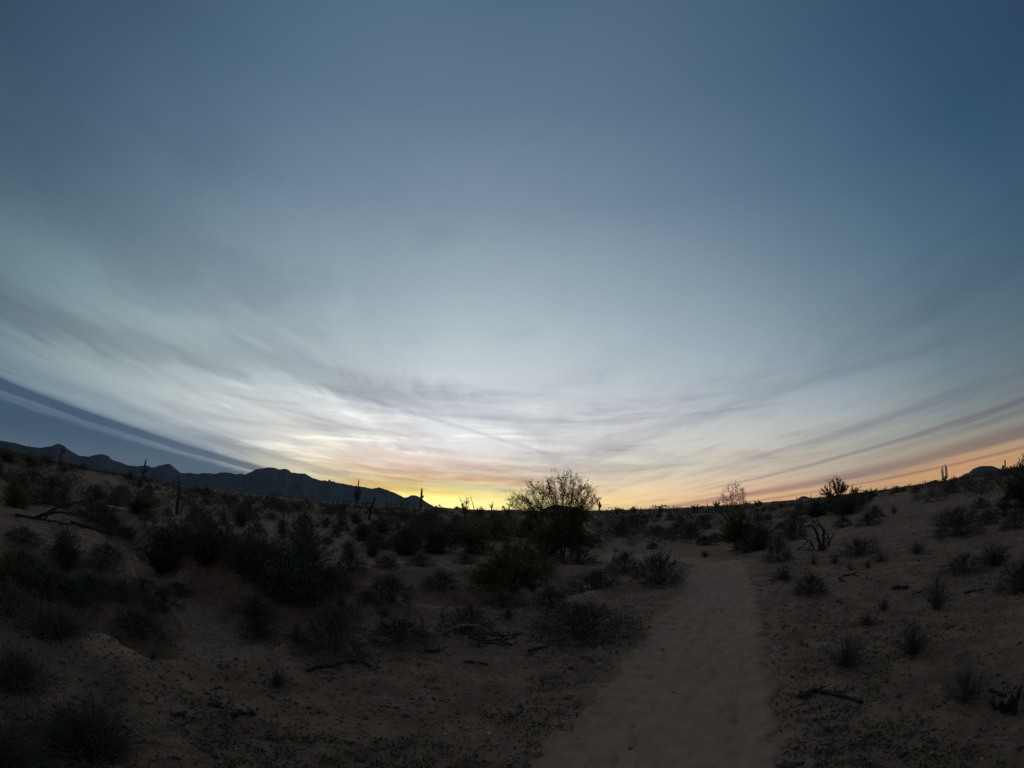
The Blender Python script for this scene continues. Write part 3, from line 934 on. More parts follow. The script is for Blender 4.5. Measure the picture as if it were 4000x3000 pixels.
def shrub_kind(kind, n, fn, smat, fmat, h0, seed):
    """h0: height of the proto per metre of width"""
    PROTO[kind] = []
    for i in range(n):
        s, f = fn(seed + i)
        s.materials.append(smat)
        f.materials.append(fmat)
        PROTO[kind].append((s, f, h0))


shrub_kind('bursage', 4, proto_bursage, M_TWIG, M_BURLEAF, 0.55, 100)
shrub_kind('creosote', 3, proto_creosote, M_TWIG, M_CRELEAF, 1.05, 200)
shrub_kind('greenbush', 2, proto_creosote, M_PVBARK, M_PVLEAF, 1.05, 230)
shrub_kind('vase', 3, proto_vase, M_TWIG, M_BURLEAF, 0.98, 300)
shrub_kind('brownvase', 1, lambda s: proto_vase(s, 60, 0.3), M_BROWNTWIG, M_BROWNTWIG, 0.98, 330)
shrub_kind('ephedra', 2, proto_ephedra, M_TWIG, M_CRELEAF, 0.68, 400)

NAMES = {'bursage': ('desert_shrub', 'shrub'), 'creosote': ('creosote_bush', 'bush'), 'greenbush': ('green_bush', 'bush'),
         'vase': ('twiggy_shrub', 'shrub'), 'brownvase': ('dry_weed', 'weed'), 'ephedra': ('wand_shrub', 'shrub')}
SHRUBS = []
CLODS = []
PLACED = []          # (x, y, radius) of everything that stands on the ground


def shrub(kind, x, y, w, h, label, group, rg, parts=True, sink=0.02):
    s, f, h0 = PROTO[kind][rg.integers(len(PROTO[kind]))]
    nm, cat = NAMES[kind]
    z = hgt(x, y) - sink * h
    t = empty(nm, (x, y, z), rg.uniform(0, 6.283), (w, w * rg.uniform(0.85, 1.15), h / h0))
    tag(t, label, cat, group)
    link('stems', s, None, t)
    link('foliage', f, None, t)['kind'] = 'stuff'
    t.children[0]['kind'] = 'stuff'
    PLACED.append((x, y, w * 0.5))
    SHRUBS.append((x, y, t))
    return t


# ------------------------------------------------------------------ trees with limbs that reach where the crown shows
def limb_tree(name, label, group, base, tips, seed, r0, mat_bark, mat_leaf, twig, n_side, leaf, skirt=0, skirt_r=1.0, skirt_h=1.0, n_leaf=5):
    """several limbs leave the foot and arch out to the given crown points; side branches end in crooked twigs and tiny leaves"""
    rg = np.random.default_rng(seed)
    base = np.asarray(base, float)
    root = empty(name, tuple(base))
    tag(root, label, 'tree', group)
    br, fo = Soup(), Soup()
    leafp = []
    tips = [np.asarray(t, float) - base for t in tips]
    for k in range(skirt):
        a = rg.uniform(0, 6.28)
        rr = skirt_r * math.sqrt(rg.uniform(0.15, 1))
        tips.append(np.array((math.cos(a) * rr, math.sin(a) * rr, skirt_h * rg.uniform(0.35, 1.0) * (1 - 0.35 * (rr / skirt_r) ** 2))))
    order = sorted(range(len(tips)), key=lambda i: -np.linalg.norm(tips[i]))
    trunks = []
    for q, i in enumerate(order):
        tip = tips[i]
        L = np.linalg.norm(tip)
        foot = np.array((rg.normal() * 0.10, rg.normal() * 0.10, -0.10)) * r0 / 0.06
        if q < 5 or not trunks:
            P = curve_to(foot, tip, rg.uniform(-0.02, 0.10), 12, rg, 0.0)
            start = 0
            rr = r0
        else:                                                     # forks off an earlier limb
            par, pr = min(trunks[:9], key=lambda z: np.linalg.norm(z[0][6] - tip * 0.55))
            j = rg.integers(2, 6)
            P = curve_to(par[j], tip, rg.uniform(-0.02, 0.08), 10, rg, 0.0)
            rr = pr * 0.62
        n = len(P)
        wob = np.cumsum(rg.normal(size=(n, 3)) * 0.012 * L, axis=0)
        wob -= np.linspace(0, 1, n)[:, None] * wob[-1]
        wob[0] = 0
        P = P + wob
        R = rr * np.linspace(1, 0.04, n) ** 1.7 + twig
        trunks.append((P, rr))
        if q < 5:
            t = Soup()
            t.tube(P, R, 6)
            link('trunk' if q == 0 else 'limb', t.mesh('limb', True), mat_bark, root)
        else:
            br.tube(P, R, 4, False)
        # side branches and crooked twigs
        for s in range(n_side):
            u = rg.uniform(0.22, 0.98)
            f = u * (n - 1)
            j = int(f)
            p = P[j] * (1 - (f - j)) + P[min(j + 1, n - 1)] * (f - j)
            dirn = P[min(j + 1, n - 1)] - P[j]
            dirn = dirn / (np.linalg.norm(dirn) + 1e-9)
            dd = dirn * 0.8 + rg.normal(size=3) * 0.55 + np.array((0, 0, 0.35))
            dd /= np.linalg.norm(dd)
            ln = rg.uniform(0.10, 0.34) * (0.45 + 0.35 * L) * (1.15 - 0.5 * u)
            m = 5
            Q = p + dd * np.linspace(0, ln, m)[:, None]
            zz = np.cumsum(rg.normal(size=(m, 3)) * 0.045 * ln * 2, axis=0)
            zz[0] = 0
            Q = Q + zz
            br.tube(Q, np.linspace(twig * 1.5, twig * 0.6, m), 3, False)
            for s2 in range(3):
                jj = rg.integers(1, m)
                d3 = dd + rg.normal(size=3) * 0.7 + np.array((0, 0, 0.2))
                d3 /= np.linalg.norm(d3)
                l3 = ln * rg.uniform(0.2, 0.5)
                T = Q[jj] + d3 * np.linspace(0, l3, 3)[:, None]
                T[1:] += rg.normal(size=(2, 3)) * 0.12 * l3
                br.tube(T, np.linspace(twig * 0.9, twig * 0.4, 3), 3, False)
                leafp.append(Q[jj] + d3 * l3 * rg.uniform(0.2, 1.05, (n_leaf, 1)) + rg.normal(size=(n_leaf, 3)) * l3 * 0.10)
    C = np.vstack(leafp)
    fo.leaves(C, leaf, rg, 0.3, 0.45)
    link('twigs', br.mesh('twigs'), mat_bark, root)['kind'] = 'stuff'
    link('foliage', fo.mesh('foliage'), mat_leaf, root)['kind'] = 'stuff'
    PLACED.append((base[0], base[1], 0.6))
    return root


def at_depth(px_, py_, D):
    """point on the sight line at horizontal distance D"""
    d = pix2dir(px_, py_)
    t = D / math.hypot(d[0], d[1])
    return np.array((d[0] * t, d[1] * t, CAM_H + d[2] * t))


# ------------------------------------------------------------------ saguaros
def ribbed(path, rad, ribs=11):
    """fluted cactus column along a path"""
    S = Soup()
    P = np.asarray(path, float)
    n = len(P)
    T = np.gradient(P, axis=0)
    T /= np.linalg.norm(T, axis=1)[:, None]
    ref = np.array((0.2, 0.97, 0.05))
    A = np.cross(T, ref)
    A /= np.linalg.norm(A, axis=1)[:, None]
    B = np.cross(T, A)
    m = ribs * 2
    th = np.arange(m) * 2 * math.pi / m
    k = np.where(np.arange(m) % 2 == 0, 1.0, 0.82)
    R = np.asarray(rad, float)
    V = P[:, None] + R[:, None, None] * (k * np.cos(th))[None, :, None] * A[:, None] + R[:, None, None] * (k * np.sin(th))[None, :, None] * B[:, None]
    i = np.arange(n - 1)[:, None] * m
    j = np.arange(m)[None]
    j2 = (j + 1) % m
    Q = np.stack([i + j, i + j2, i + m + j2, i + m + j], -1).reshape(-1, 4)
    V = np.vstack([V.reshape(-1, 3), P[-1:] + T[-1:] * R[-1] * 0.4])
    e = (n - 1) * m
    jj = np.arange(m)
    S.add(V, Q, np.stack([e + jj, e + (jj + 1) % m, np.full(m, n * m)], -1))
    return S.mesh('column', True)


def col_rad(n, r):
    R = np.full(n, r)
    R[-1], R[-2], R[-3] = r * 0.35, r * 0.72, r * 0.92
    R[0] = r * 0.8
    return R


def saguaro(px_, ytop, ybase, H, arms, label, group=None, r=0.23, lean=0.0, D=None):
    """arms: (height where it leaves, sideways reach, depth reach, height of its tip), metres"""
    d1, d0 = pix2dir(px_, ytop), pix2dir(px_, ybase)
    e1 = d1[2] / math.hypot(d1[0], d1[1])
    D = D or max(20.0, (H - CAM_H + 0.4) / max(e1, 0.003))
    x, y = d0[0] / math.hypot(d0[0], d0[1]) * D, d0[1] / math.hypot(d0[0], d0[1]) * D
    z = hgt(x, y)
    H = CAM_H + e1 * D - z
    t = empty('saguaro_cactus', (x, y, z - 0.1))
    tag(t, label, 'cactus', group)
    sx, sy = y / math.hypot(x, y), -x / math.hypot(x, y)
    n = 16
    u = np.linspace(0, 1, n)
    P = np.stack([sx * lean * u ** 1.5, sy * lean * u ** 1.5, u * H], -1)
    R = col_rad(n, r) * (1 + 0.10 * np.sin(u * 5.0)) * np.where(u < 0.25, 0.86 + 0.56 * u, 1.0)
    link('trunk', ribbed(P, R, 12), M_SAG, t)
    for (h0, out, dep, ht) in arms:
        ox, oy = sx * out + sy * dep, sy * out - sx * dep
        c = np.array((sx * lean * (h0 / H) ** 1.5, sy * lean * (h0 / H) ** 1.5, h0))
        L = math.hypot(ox, oy)
        a = np.linspace(0, math.pi / 2, 6)
        el_ = np.stack([np.sin(a) * ox, np.sin(a) * oy, (1 - np.cos(a)) * L * 0.8], -1)
        up = np.stack([np.full(9, ox), np.full(9, oy), np.linspace(L * 0.8, ht - h0, 10)[1:]], -1)
        Pa = c + np.vstack([el_, up])
        link('arm', ribbed(Pa, col_rad(len(Pa), r * 0.72), 9), M_SAG, t)
    PLACED.append((x, y, 1.0))
    return t


# ------------------------------------------------------------------ dead wood and stones
def wood(name, label, cat, D, lines, mat, seed, group=None, jit=0.15, parts=('trunk', 'branch'), twigs=0):
    """lines: (pixel points, first radius, last radius in metres) around ground distance D"""
    rg = np.random.default_rng(seed)
    pts = [np.array([at_depth(px_, py_, D) for px_, py_ in L[0]]) for L in lines]
    c = pts[0][0].copy()
    c[2] = hgt(c[0], c[1])
    root = empty(name, tuple(c))
    tag(root, label, cat, group)
    vd = np.array((c[0], c[1], 0)) / math.hypot(c[0], c[1])
    for k, (P, L) in enumerate(zip(pts, lines)):
        n = len(P)
        tt = np.linspace(0, n - 1, max(6, n * 4))
        Pi = np.stack([np.interp(tt, np.arange(n), P[:, q]) for q in range(3)], -1)
        dj = rg.normal() * jit
        Pi = Pi + vd * (np.linspace(0, 1, len(tt))[:, None] * dj)
        Pi[1:-1] = 0.25 * Pi[:-2] + 0.5 * Pi[1:-1] + 0.25 * Pi[2:]
        R = np.linspace(L[1], L[2], len(tt)) * (1 + rg.normal(size=len(tt)) * 0.09)
        Pi = Pi + rg.normal(size=Pi.shape) * L[1] * 0.22
        Pi[:, 2] = np.maximum(Pi[:, 2], height(Pi[:, 0], Pi[:, 1]) + R * 0.3)
        S = Soup()
        S.tube(Pi - c, R, 7)
        for q in range(twigs):
            i = rg.integers(2, len(Pi))
            d = rg.normal(size=3) + np.array((0, 0, 0.4))
            d /= np.linalg.norm(d)
            ln = rg.uniform(0.05, 0.22)
            T = Pi[i] - c + d * np.linspace(0, ln, 4)[:, None] + rg.normal(size=(4, 3)) * 0.01
            S.tube(T, np.linspace(min(R[i] * 0.4, 0.012), 0.002, 4), 4)
        link(parts[0] if k == 0 else parts[1], S.mesh('wood', True), mat, root)
    PLACED.append((c[0], c[1], 0.3))
    return root


def ico():
    p = (1 + 5 ** 0.5) / 2
    V = np.array([(-1, p, 0), (1, p, 0), (-1, -p, 0), (1, -p, 0), (0, -1, p), (0, 1, p), (0, -1, -p), (0, 1, -p), (p, 0, -1), (p, 0, 1), (-p, 0, -1), (-p, 0, 1)], float)
    V /= np.linalg.norm(V[0])
    T = np.array([(0, 11, 5), (0, 5, 1), (0, 1, 7), (0, 7, 10), (0, 10, 11), (1, 5, 9), (5, 11, 4), (11, 10, 2), (10, 7, 6), (7, 1, 8), (3, 9, 4), (3, 4, 2), (3, 2, 6), (3, 6, 8), (3, 8, 9), (4, 9, 5), (2, 4, 11), (6, 2, 10), (8, 6, 7), (9, 8, 1)])
    return V, T


def ico2():
    V, T = ico()
    V = list(V)
    cache = {}

    def mid(a, b_):
        k = (min(a, b_), max(a, b_))
        if k not in cache:
            v = (V[a] + V[b_]) / 2
            V.append(v / np.linalg.norm(v))
            cache[k] = len(V) - 1
        return cache[k]
    out = []
    for a, b_, c in T:
        ab, bc, ca = mid(a, b_), mid(b_, c), mid(c, a)
        out += [(a, ab, ca), (b_, bc, ab), (c, ca, bc), (ab, bc, ca)]
    return np.array(V), np.array(out)


ROCKS = []
for k in range(5):
    V_, T_ = ico2()
    rg_ = np.random.default_rng(700 + k)
    for c_ in range(12):                                            # knock flat facets off a lump
        n_ = rg_.normal(size=3)
        n_ /= np.linalg.norm(n_)
        h_ = rg_.uniform(0.38, 0.72)
        e_ = V_ @ n_ - h_
        V_ = V_ - np.maximum(e_, 0)[:, None] * n_
    V_ = V_ * np.array((0.5, 0.38, 0.30)) * 1.15
    ROCKS.append((V_, T_))


def rock(px_, py_, wpx, mat, label, group=None, rg=None, flat=1.0):
    x, y, D = at(px_, py_)
    w = wpx / F_PX * math.hypot(D, CAM_H)
    V_, T_ = ROCKS[rg.integers(len(ROCKS))]
    me = mesh_from('rock', V_ * w * np.array((1, 1, flat)), None, T_, False)
    o = link('rock', me, mat, None, (x, y, hgt(x, y) + 0.05 * w))
    o.rotation_euler = (rg.uniform(-0.25, 0.25), rg.uniform(-0.25, 0.25), rg.uniform(0, 6.28))
    tag(o, label, 'rock', group)
    PLACED.append((x, y, w * 0.5))
    return o

# ------------------------------------------------------------------ the plants one can pick out, at the spots where they stand
RG = np.random.default_rng(42)
G_BUR, G_CRE, G_VAS, G_EPH = 'low shrubs on the desert floor', 'taller bushes along the wash', 'wispy shrubs on the open sand', 'wand shrubs on the near bank'
GRP = {'bursage': G_BUR, 'creosote': G_CRE, 'greenbush': 'yellow-green bushes among the scrub', 'vase': G_VAS, 'brownvase': 'brown dried weeds on the sand', 'ephedra': G_EPH}
SPOTS = [
    # kind, base pixel x, y, width, height, label
    ('ephedra', 360, 2985, 480, 290, 'big spiky wand shrub nearest the lens on the near bank'),
    ('ephedra', 30, 3080, 380, 330, 'dark wand shrub cut by the lower corner of the view'),
    ('ephedra', 70, 2710, 290, 220, 'wand shrub at the edge of view, upper of three on the near bank'),
    ('ephedra', 230, 2500, 300, 170, 'sprawling wand shrub at the head of the cut bank'),
    ('bursage', 50, 2430, 230, 150, 'rounded shrub at the view edge beyond the wand shrubs'),
    ('bursage', 545, 2512, 235, 130, 'broad grey shrub standing down in the wash by the flat stone'),
    ('bursage', 640, 2415, 150, 105, 'shrub on the far slope of the wash beside the sandy bed'),
    ('bursage', 480, 2385, 165, 100, 'shrub on the far slope of the wash, middle of three in a row'),
    ('bursage', 355, 2325, 135, 65, 'low flat shrub highest on the far slope of the wash'),
    ('bursage', 180, 2330, 190, 110, 'wide dark shrub on the slope under the tall creosote'),
    ('creosote', 255, 2240, 170, 190, 'upright creosote bush standing alone on the slope below the fallen tree'),
    ('greenbush', 40, 2330, 170, 160, 'dull green bush at the edge of view below the fallen tree'),
    ('bursage', 90, 2140, 150, 60, 'flat shrub low on the open slope under the fallen tree'),
    ('bursage', 420, 2180, 130, 55, 'faint flat shrub between the tall creosote and the thicket'),
    ('bursage', 400, 2250, 150, 60, 'dark flat shrub between the lone creosote and the wash bed'),
    ('bursage', 90, 2240, 160, 75, 'shrub on the slope left of the lone creosote'),
    ('bursage', 280, 2400, 190, 100, 'dark shrub filling the slope above the sprawling wand shrub'),
    ('bursage', 120, 2350, 180, 90, 'shrub low on the slope at the edge of view'),
    ('bursage', 560, 2330, 130, 60, 'low shrub between the thicket and the wash slope'),
    ('bursage', 500, 2130, 110, 45, 'low shrub at the near corner of the thicket'),
    ('vase', 600, 2580, 90, 50, 'thin weeds down in the wash below the broad grey shrub'),
    ('vase', 990, 2440, 130, 80, 'dry tuft on the side of the wash bend'),
    ('bursage', 1010, 2505, 150, 95, 'dark shrub closing the wash mouth on the mound side'),
    ('bursage', 990, 2420, 150, 95, 'dark shrub above the wash mouth below the widest creosote'),
    ('bursage', 690, 2330, 110, 60, 'dark shrub at the top end of the sandy bed'),
    # wash thicket
    ('creosote', 640, 2255, 210, 235, 'tall creosote bush at the start of the wash thicket'),
    ('creosote', 800, 2270, 230, 220, 'creosote bush overhanging the sandy wash bed'),
    ('creosote', 985, 2310, 230, 240, 'dense creosote bush at the middle of the wash thicket'),
    ('creosote', 1115, 2395, 270, 250, 'widest creosote bush of the thicket, above the bend of the wash'),
    ('creosote', 1190, 2270, 250, 210, 'pale green creosote bush rising over the end of the thicket'),
    ('bursage', 1230, 2400, 200, 140, 'dark shrub leaning over the far side of the wash bend'),
    ('bursage', 1370, 2252, 125, 92, 'dark ball-shaped shrub just past the wash thicket'),
    ('creosote', 1420, 2115, 160, 90, 'broad low creosote bush behind the ball-shaped shrub'),
    ('bursage', 1510, 2220, 118, 56, 'flat-topped shrub on open sand, first of three in a line'),
    ('bursage', 1642, 2212, 112, 56, 'flat-topped shrub on open sand, second of three in a line'),
    ('bursage', 1820, 2204, 102, 46, 'flat-topped shrub on open sand, last of three in a line'),
    ('creosote', 1585, 2172, 210, 165, 'dark creosote bush behind the line of three flat shrubs'),
    ('creosote', 1705, 2165, 210, 150, 'second dark creosote bush behind the line of flat shrubs'),
    ('greenbush', 1850, 2165, 230, 170, 'loose olive bush joining the creosotes to the big tree'),
    ('greenbush', 1935, 2110, 240, 120, 'olive bush half hidden behind the young green tree'),
    ('bursage', 1525, 2365, 205, 125, 'grey shrub in the wash beyond the sandy mound'),
    ('bursage', 1722, 2322, 140, 85, 'round shrub across the wash behind the bleached branch'),
    ('bursage', 1432, 2360, 125, 48, 'low shrub touching the crest of the sandy mound'),
    ('vase', 1502, 2413, 72, 48, 'sparse twiggy tuft on top of the sandy mound'),
    ('vase', 1160, 2512, 110, 95, 'leafless twiggy shrub on the lip of the wash'),
    ('bursage', 1330, 2450, 170, 130, 'purple-grey shrub against the smooth mound'),
    ('bursage', 1300, 2560, 240, 215, 'large purple-grey shrub on the near bank below the mound'),
    ('bursage', 1565, 2530, 250, 130, 'wide shrub in front of which the bleached branch lies'),
    ('bursage', 1830, 2470, 200, 130, 'rounded shrub behind the bleached branch'),
    ('vase', 1080, 2690, 125, 100, 'small dark twiggy shrub alone on the bare near bank'),
    ('bursage', 1965, 2376, 190, 78, 'shrub growing from below the cut bank under the young green tree'),
    ('bursage', 2150, 2388, 150, 105, 'shrub growing from below the cut bank beside the big dome'),
    ('vase', 1985, 2422, 66, 55, 'little fan of twigs on the pale bank before the young green tree'),
    ('bursage', 2270, 2508, 380, 175, 'biggest dark dome shrub close to the trail'),
    ('bursage', 2325, 2302, 260, 125, 'long low shrub between the dome and the trail bend'),
    ('bursage', 2570, 2288, 205, 140, 'tall bushy shrub hard against the trail edge'),
    ('bursage', 2440, 2240, 150, 90, 'shrub tucked behind the bushy one at the trail edge'),
    ('greenbush', 2060, 2100, 220, 115, 'olive bush behind the low young green tree'),
    ('creosote', 1640, 2100, 190, 100, 'creosote bush in the second row behind the flat shrubs'),
    ('creosote', 1780, 2125, 200, 120, 'creosote bush between the dark pair and the olive bush'),
    ('creosote', 1490, 2085, 150, 80, 'creosote bush in front of the single-column saguaro'),
    ('creosote', 720, 2200, 200, 150, 'creosote bush filling the back of the wash thicket'),
    ('creosote', 880, 2210, 220, 150, 'second creosote bush at the back of the wash thicket'),
    ('creosote', 1010, 2230, 220, 140, 'third creosote bush at the back of the wash thicket'),
    ('creosote', 1120, 2330, 220, 170, 'creosote bush wedged between the widest and the pale green one'),
    ('bursage', 1290, 2330, 190, 110, 'low shrub closing the end of the wash thicket'),
    ('bursage', 2080, 2235, 170, 80, 'low shrub under the skirts of the big tree'),
    ('bursage', 2260, 2205, 130, 80, 'low shrub on the open side of the big tree foot'),
    ('greenbush', 2140, 2175, 190, 130, 'olive bush hugging the trunk of the big tree'),
    ('bursage', 1480, 2140, 130, 60, 'shrub left of the dark creosotes behind the flat shrubs'),
    ('bursage', 1770, 2090, 130, 60, 'shrub behind the second dark creosote'),
    # beyond the bend
    ('bursage', 2425, 2096, 120, 58, 'shrub on the flat beyond the bend, nearest the big tree'),
    ('bursage', 2310, 2140, 90, 58, 'small shrub on bare sand at the foot of the big tree'),
    ('bursage', 2570, 2092, 82, 42, 'neat low shrub in the clearing past the bend'),
    ('bursage', 2645, 2082, 86, 38, 'low spreading shrub in the clearing past the bend'),
    ('bursage', 2702, 2106, 76, 50, 'shrub beside the log pile past the bend'),
    ('bursage', 2660, 2058, 80, 36, 'shrub on the rear side of the clearing past the bend'),
    ('bursage', 2742, 2050, 66, 36, 'shrub behind the log pile'),
    ('bursage', 2480, 2062, 92, 40, 'grey shrub at the rear of the clearing under the small saguaro'),
    ('vase', 2752, 2177, 66, 30, 'thin low tuft where the trail turns'),
    ('creosote', 2965, 2152, 140, 130, 'grey bush leaning on the pale-topped green tree'),
    ('bursage', 3040, 2198, 140, 105, 'shrub beside the trail end under the pale-topped tree'),
    ('bursage', 2915, 2160, 110, 60, 'flat dark shrub at the foot of the pale-topped tree'),
    ('bursage', 3095, 2112, 120, 70, 'shrub between the pale-topped tree and the dead stump'),
    ('bursage', 3105, 2050, 120, 42, 'far grey shrub above the dead stump'),
    ('bursage', 3358, 2172, 140, 68, 'black dome shrub beyond the dead stump'),
    ('creosote', 3310, 2012, 220, 92, 'dark bush massed beneath the broad-crowned tree'),
    ('creosote', 3190, 2020, 150, 75, 'dark bush between the dead stump and the broad-crowned tree'),
    ('bursage', 3392, 2054, 95, 50, 'shrub on the sand below the broad-crowned tree'),
    ('bursage', 3292, 2062, 85, 48, 'shrub behind the arms of the dead stump'),
    ('bursage', 3418, 2024, 76, 48, 'dark shrub at the top of the bare slope'),
    ('vase', 3492, 2008, 42, 36, 'upright tuft at the top of the bare slope'),
    ('bursage', 3735, 2046, 205, 62, 'long rear shrub of the pair on the bare slope'),
    ('bursage', 3745, 2098, 175, 80, 'front shrub of the pair on the bare slope'),
    ('bursage', 3860, 2050, 95, 55, 'small shrub at the end of the pair on the bare slope'),
    ('bursage', 3832, 1988, 90, 40, 'shrub above the pair on the slope'),
    ('bursage', 3925, 2020, 115, 56, 'upper shrub in front of the edge tree'),
    ('bursage', 3965, 2066, 120, 62, 'lower shrub in front of the edge tree'),
    ('vase', 3580, 2165, 85, 52, 'thin twiggy shrub in the middle of the bare slope'),
    ('bursage', 3765, 2242, 160, 78, 'dark shrub on the sand, first of three by the view edge'),
    ('creosote', 3880, 2212, 160, 92, 'bushy dark shrub, middle of three by the view edge'),
    ('bursage', 3980, 2318, 170, 115, 'dark shrub, lowest of three by the view edge'),
    ('vase', 3657, 2388, 140, 145, 'tall vase-shaped twiggy shrub on the pebbly flat'),
    ('vase', 3452, 2390, 66, 60, 'tiny twig fan on the pebbly flat'),
    ('vase', 3388, 2444, 90, 62, 'thin sprawling tuft beside the grey boulder'),
    ('vase', 3560, 2566, 170, 145, 'crisp fan-shaped shrub with straight stems on the pebbly flat'),
    ('vase', 3300, 2622, 210, 150, 'wide twiggy shrub with dark litter under it'),
    ('vase', 3765, 2752, 250, 170, 'loose dark shrub nearest the lower corner'),
    ('bursage', 3165, 2325, 150, 85, 'shrub by the trail above the pebbly flat'),
    ('vase', 3060, 2268, 115, 62, 'low tuft at the trail edge with a dark shadow'),
    ('brownvase', 3180, 2206, 52, 46, 'rusty brown tuft under the dead stump, nearer the trail'),
    ('brownvase', 3322, 2228, 48, 44, 'rusty brown tuft below the black dome shrub'),
    ('vase', 3262, 2204, 52, 44, 'grey tuft between the two rusty ones'),
    ('vase', 3390, 2222, 44, 36, 'small grey tuft right of the rusty ones'),
    ('vase', 3440, 2196, 90, 42, 'low spread of twigs above the fallen stick'),
    ('brownvase', 1245, 2790, 46, 36, 'dried sprig standing alone on the bare near bank'),
    ('brownvase', 2030, 2770, 36, 46, 'thin dried stalk in the green patch by the trail'),
    ('brownvase', 1870, 2530, 40, 60, 'dry stalk poking up under the bleached limb'),
    ('vase', 2130, 2250, 70, 60, 'twig tuft in the shade of the big tree'),
    # the slope beyond the wash
    ('bursage', 390, 2064, 190, 80, 'broad dark shrub beside the fallen dead tree'),
    ('greenbush', 545, 2014, 190, 98, 'large olive bush up the slope under the armed saguaro'),
    ('bursage', 455, 1977, 78, 42, 'round dark shrub on the slope above the fallen tree'),
    ('bursage', 475, 1942, 80, 40, 'round dark shrub higher on the slope under the armed saguaro'),
    ('bursage', 372, 1944, 92, 46, 'shrub on the slope midway between the two farthest saguaros'),
    ('bursage', 352, 1994, 92, 46, 'shrub just above the limbs of the fallen tree'),
    ('bursage', 205, 1938, 155, 72, 'wide shrub on the slope above the fallen tree'),
    ('bursage', 130, 1884, 92, 42, 'shrub on the slope under the leaning saguaro'),
    ('bursage', 172, 1974, 112, 52, 'shrub right behind the fallen trunk'),
    ('greenbush', 60, 1985, 150, 120, 'dark green bush at the edge of view above the fallen tree'),
    ('greenbush', 120, 1826, 120, 56, 'rounded green bush on the skyline near the leaning saguaro'),
    ('greenbush', 25, 1806, 120, 56, 'rounded green bush on the skyline at the edge of view'),
    ('greenbush', 505, 1875, 60, 40, 'olive bush beside the foot of the armed saguaro'),
    ('bursage', 760, 2030, 66, 56, 'upright shrub beside the leaning snag'),
    ('bursage', 798, 2068, 96, 62, 'shrub in front of the thicket below the snag'),
    ('bursage', 980, 2032, 86, 48, 'dark shrub on the pale patch above the thicket'),
    ('bursage', 1062, 2030, 54, 28, 'little shrub trailing the dark one above the thicket'),
    ('bursage', 805, 1972, 50, 26, 'small shrub along the crest of the pale patch, first of a row'),
    ('bursage', 892, 1972, 50, 26, 'small shrub along the crest of the pale patch, second of a row'),
    ('bursage', 957, 1980, 50, 28, 'small shrub along the crest of the pale patch, third of a row'),
    ('bursage', 1065, 1977, 44, 26, 'shrub at the end of the row along the pale crest'),
    ('bursage', 1102, 2000, 70, 38, 'shrub on the sand before the many-armed saguaro'),
    ('bursage', 1162, 1998, 56, 32, 'smaller shrub beside the one before the many-armed saguaro'),
    ('bursage', 1300, 2008, 96, 36, 'long shrub under the many-armed saguaro'),
    ('bursage', 1190, 2052, 74, 52, 'dark shrub in the sand between thicket and many-armed saguaro'),
    ('bursage', 1272, 2062, 76, 46, 'middle shrub in the sand below the many-armed saguaro'),
    ('bursage', 1335, 2074, 76, 42, 'third shrub in the sand below the many-armed saguaro'),
    ('creosote', 1670, 2046, 130, 62, 'creosote bush under the single-column saguaro'),
]
for kind, bx, by, wp, hp, lab in SPOTS:
    x, y, D = at(bx, by)
    sl = math.hypot(D, CAM_H)
    w, h = wp / F_PX * sl, hp / F_PX * sl
    dep = math.atan2(CAM_H - hgt(x, y), D)
    wide = 1.30 if (bx < 700 and kind == 'bursage') else 1.28 if (kind == 'creosote' and bx < 1300) else (1.16 if kind in ('bursage', 'ephedra') else 1.05)
    h = max(0.42 * h, h - 0.40 * w * max(0.0, math.sin(dep)))
    w *= wide
    k = 1 + 0.22 * w / max(D, 1.0)
    shrub(kind, x * k, y * k, w * k, h * k, lab, GRP[kind], RG)

# ------------------------------------------------------------------ trees
x, y, D = at(2192, 2188)
zb = hgt(x, y)
PV = [(1985, 1948), (1992, 1972), (2010, 1928), (2028, 1950), (2040, 1932), (2058, 1898), (2075, 1893), (2085, 1925), (2100, 1908), (2118, 1915), (2138, 1872), (2146, 1900), (2160, 1868), (2182, 1868),
      (2205, 1848), (2216, 1862), (2228, 1856), (2244, 1866), (2258, 1860), (2272, 1882), (2282, 1910), (2300, 1912), (2314, 1918), (2326, 1938), (2334, 1950), (2318, 1965), (2290, 1940), (2240, 1905), (2190, 1900), (2120, 1950), (2060, 1960), (2260, 1960)]
rgt = np.random.default_rng(77)
limb_tree('palo_verde_tree', 'lacy palo verde tree, biggest crown against the sunset glow', 'trees standing above the scrub', (x, y, zb),
          [at_depth(px_, py_, D + rgt.normal() * 0.55) for px_, py_ in PV], 77, 0.036, M_PVBARK, M_PVLEAF, 0.0023, 78, 0.028, 60, 1.40, 1.45, 6)
x, y, D = at(1990, 2336)
limb_tree('palo_verde_tree', 'low young palo verde in front of the big crown, leggy stems', 'trees standing above the scrub', (x, y, hgt(x, y)),
          [at_depth(px_, py_, D + rgt.normal() * 0.4) for px_, py_ in [(1862, 2150), (1885, 2120), (1915, 2135), (1945, 2075), (1975, 2095), (2000, 2050), (2030, 2080), (2060, 2060), (2085, 2100), (2120, 2120), (2150, 2150), (2180, 2185), (1870, 2220), (2160, 2230)]],
          78, 0.024, M_PVBARK, M_PVLEAF, 0.0030, 30, 0.030, 46, 1.05, 0.95, 5)
x, y, D = at(2878, 2150)
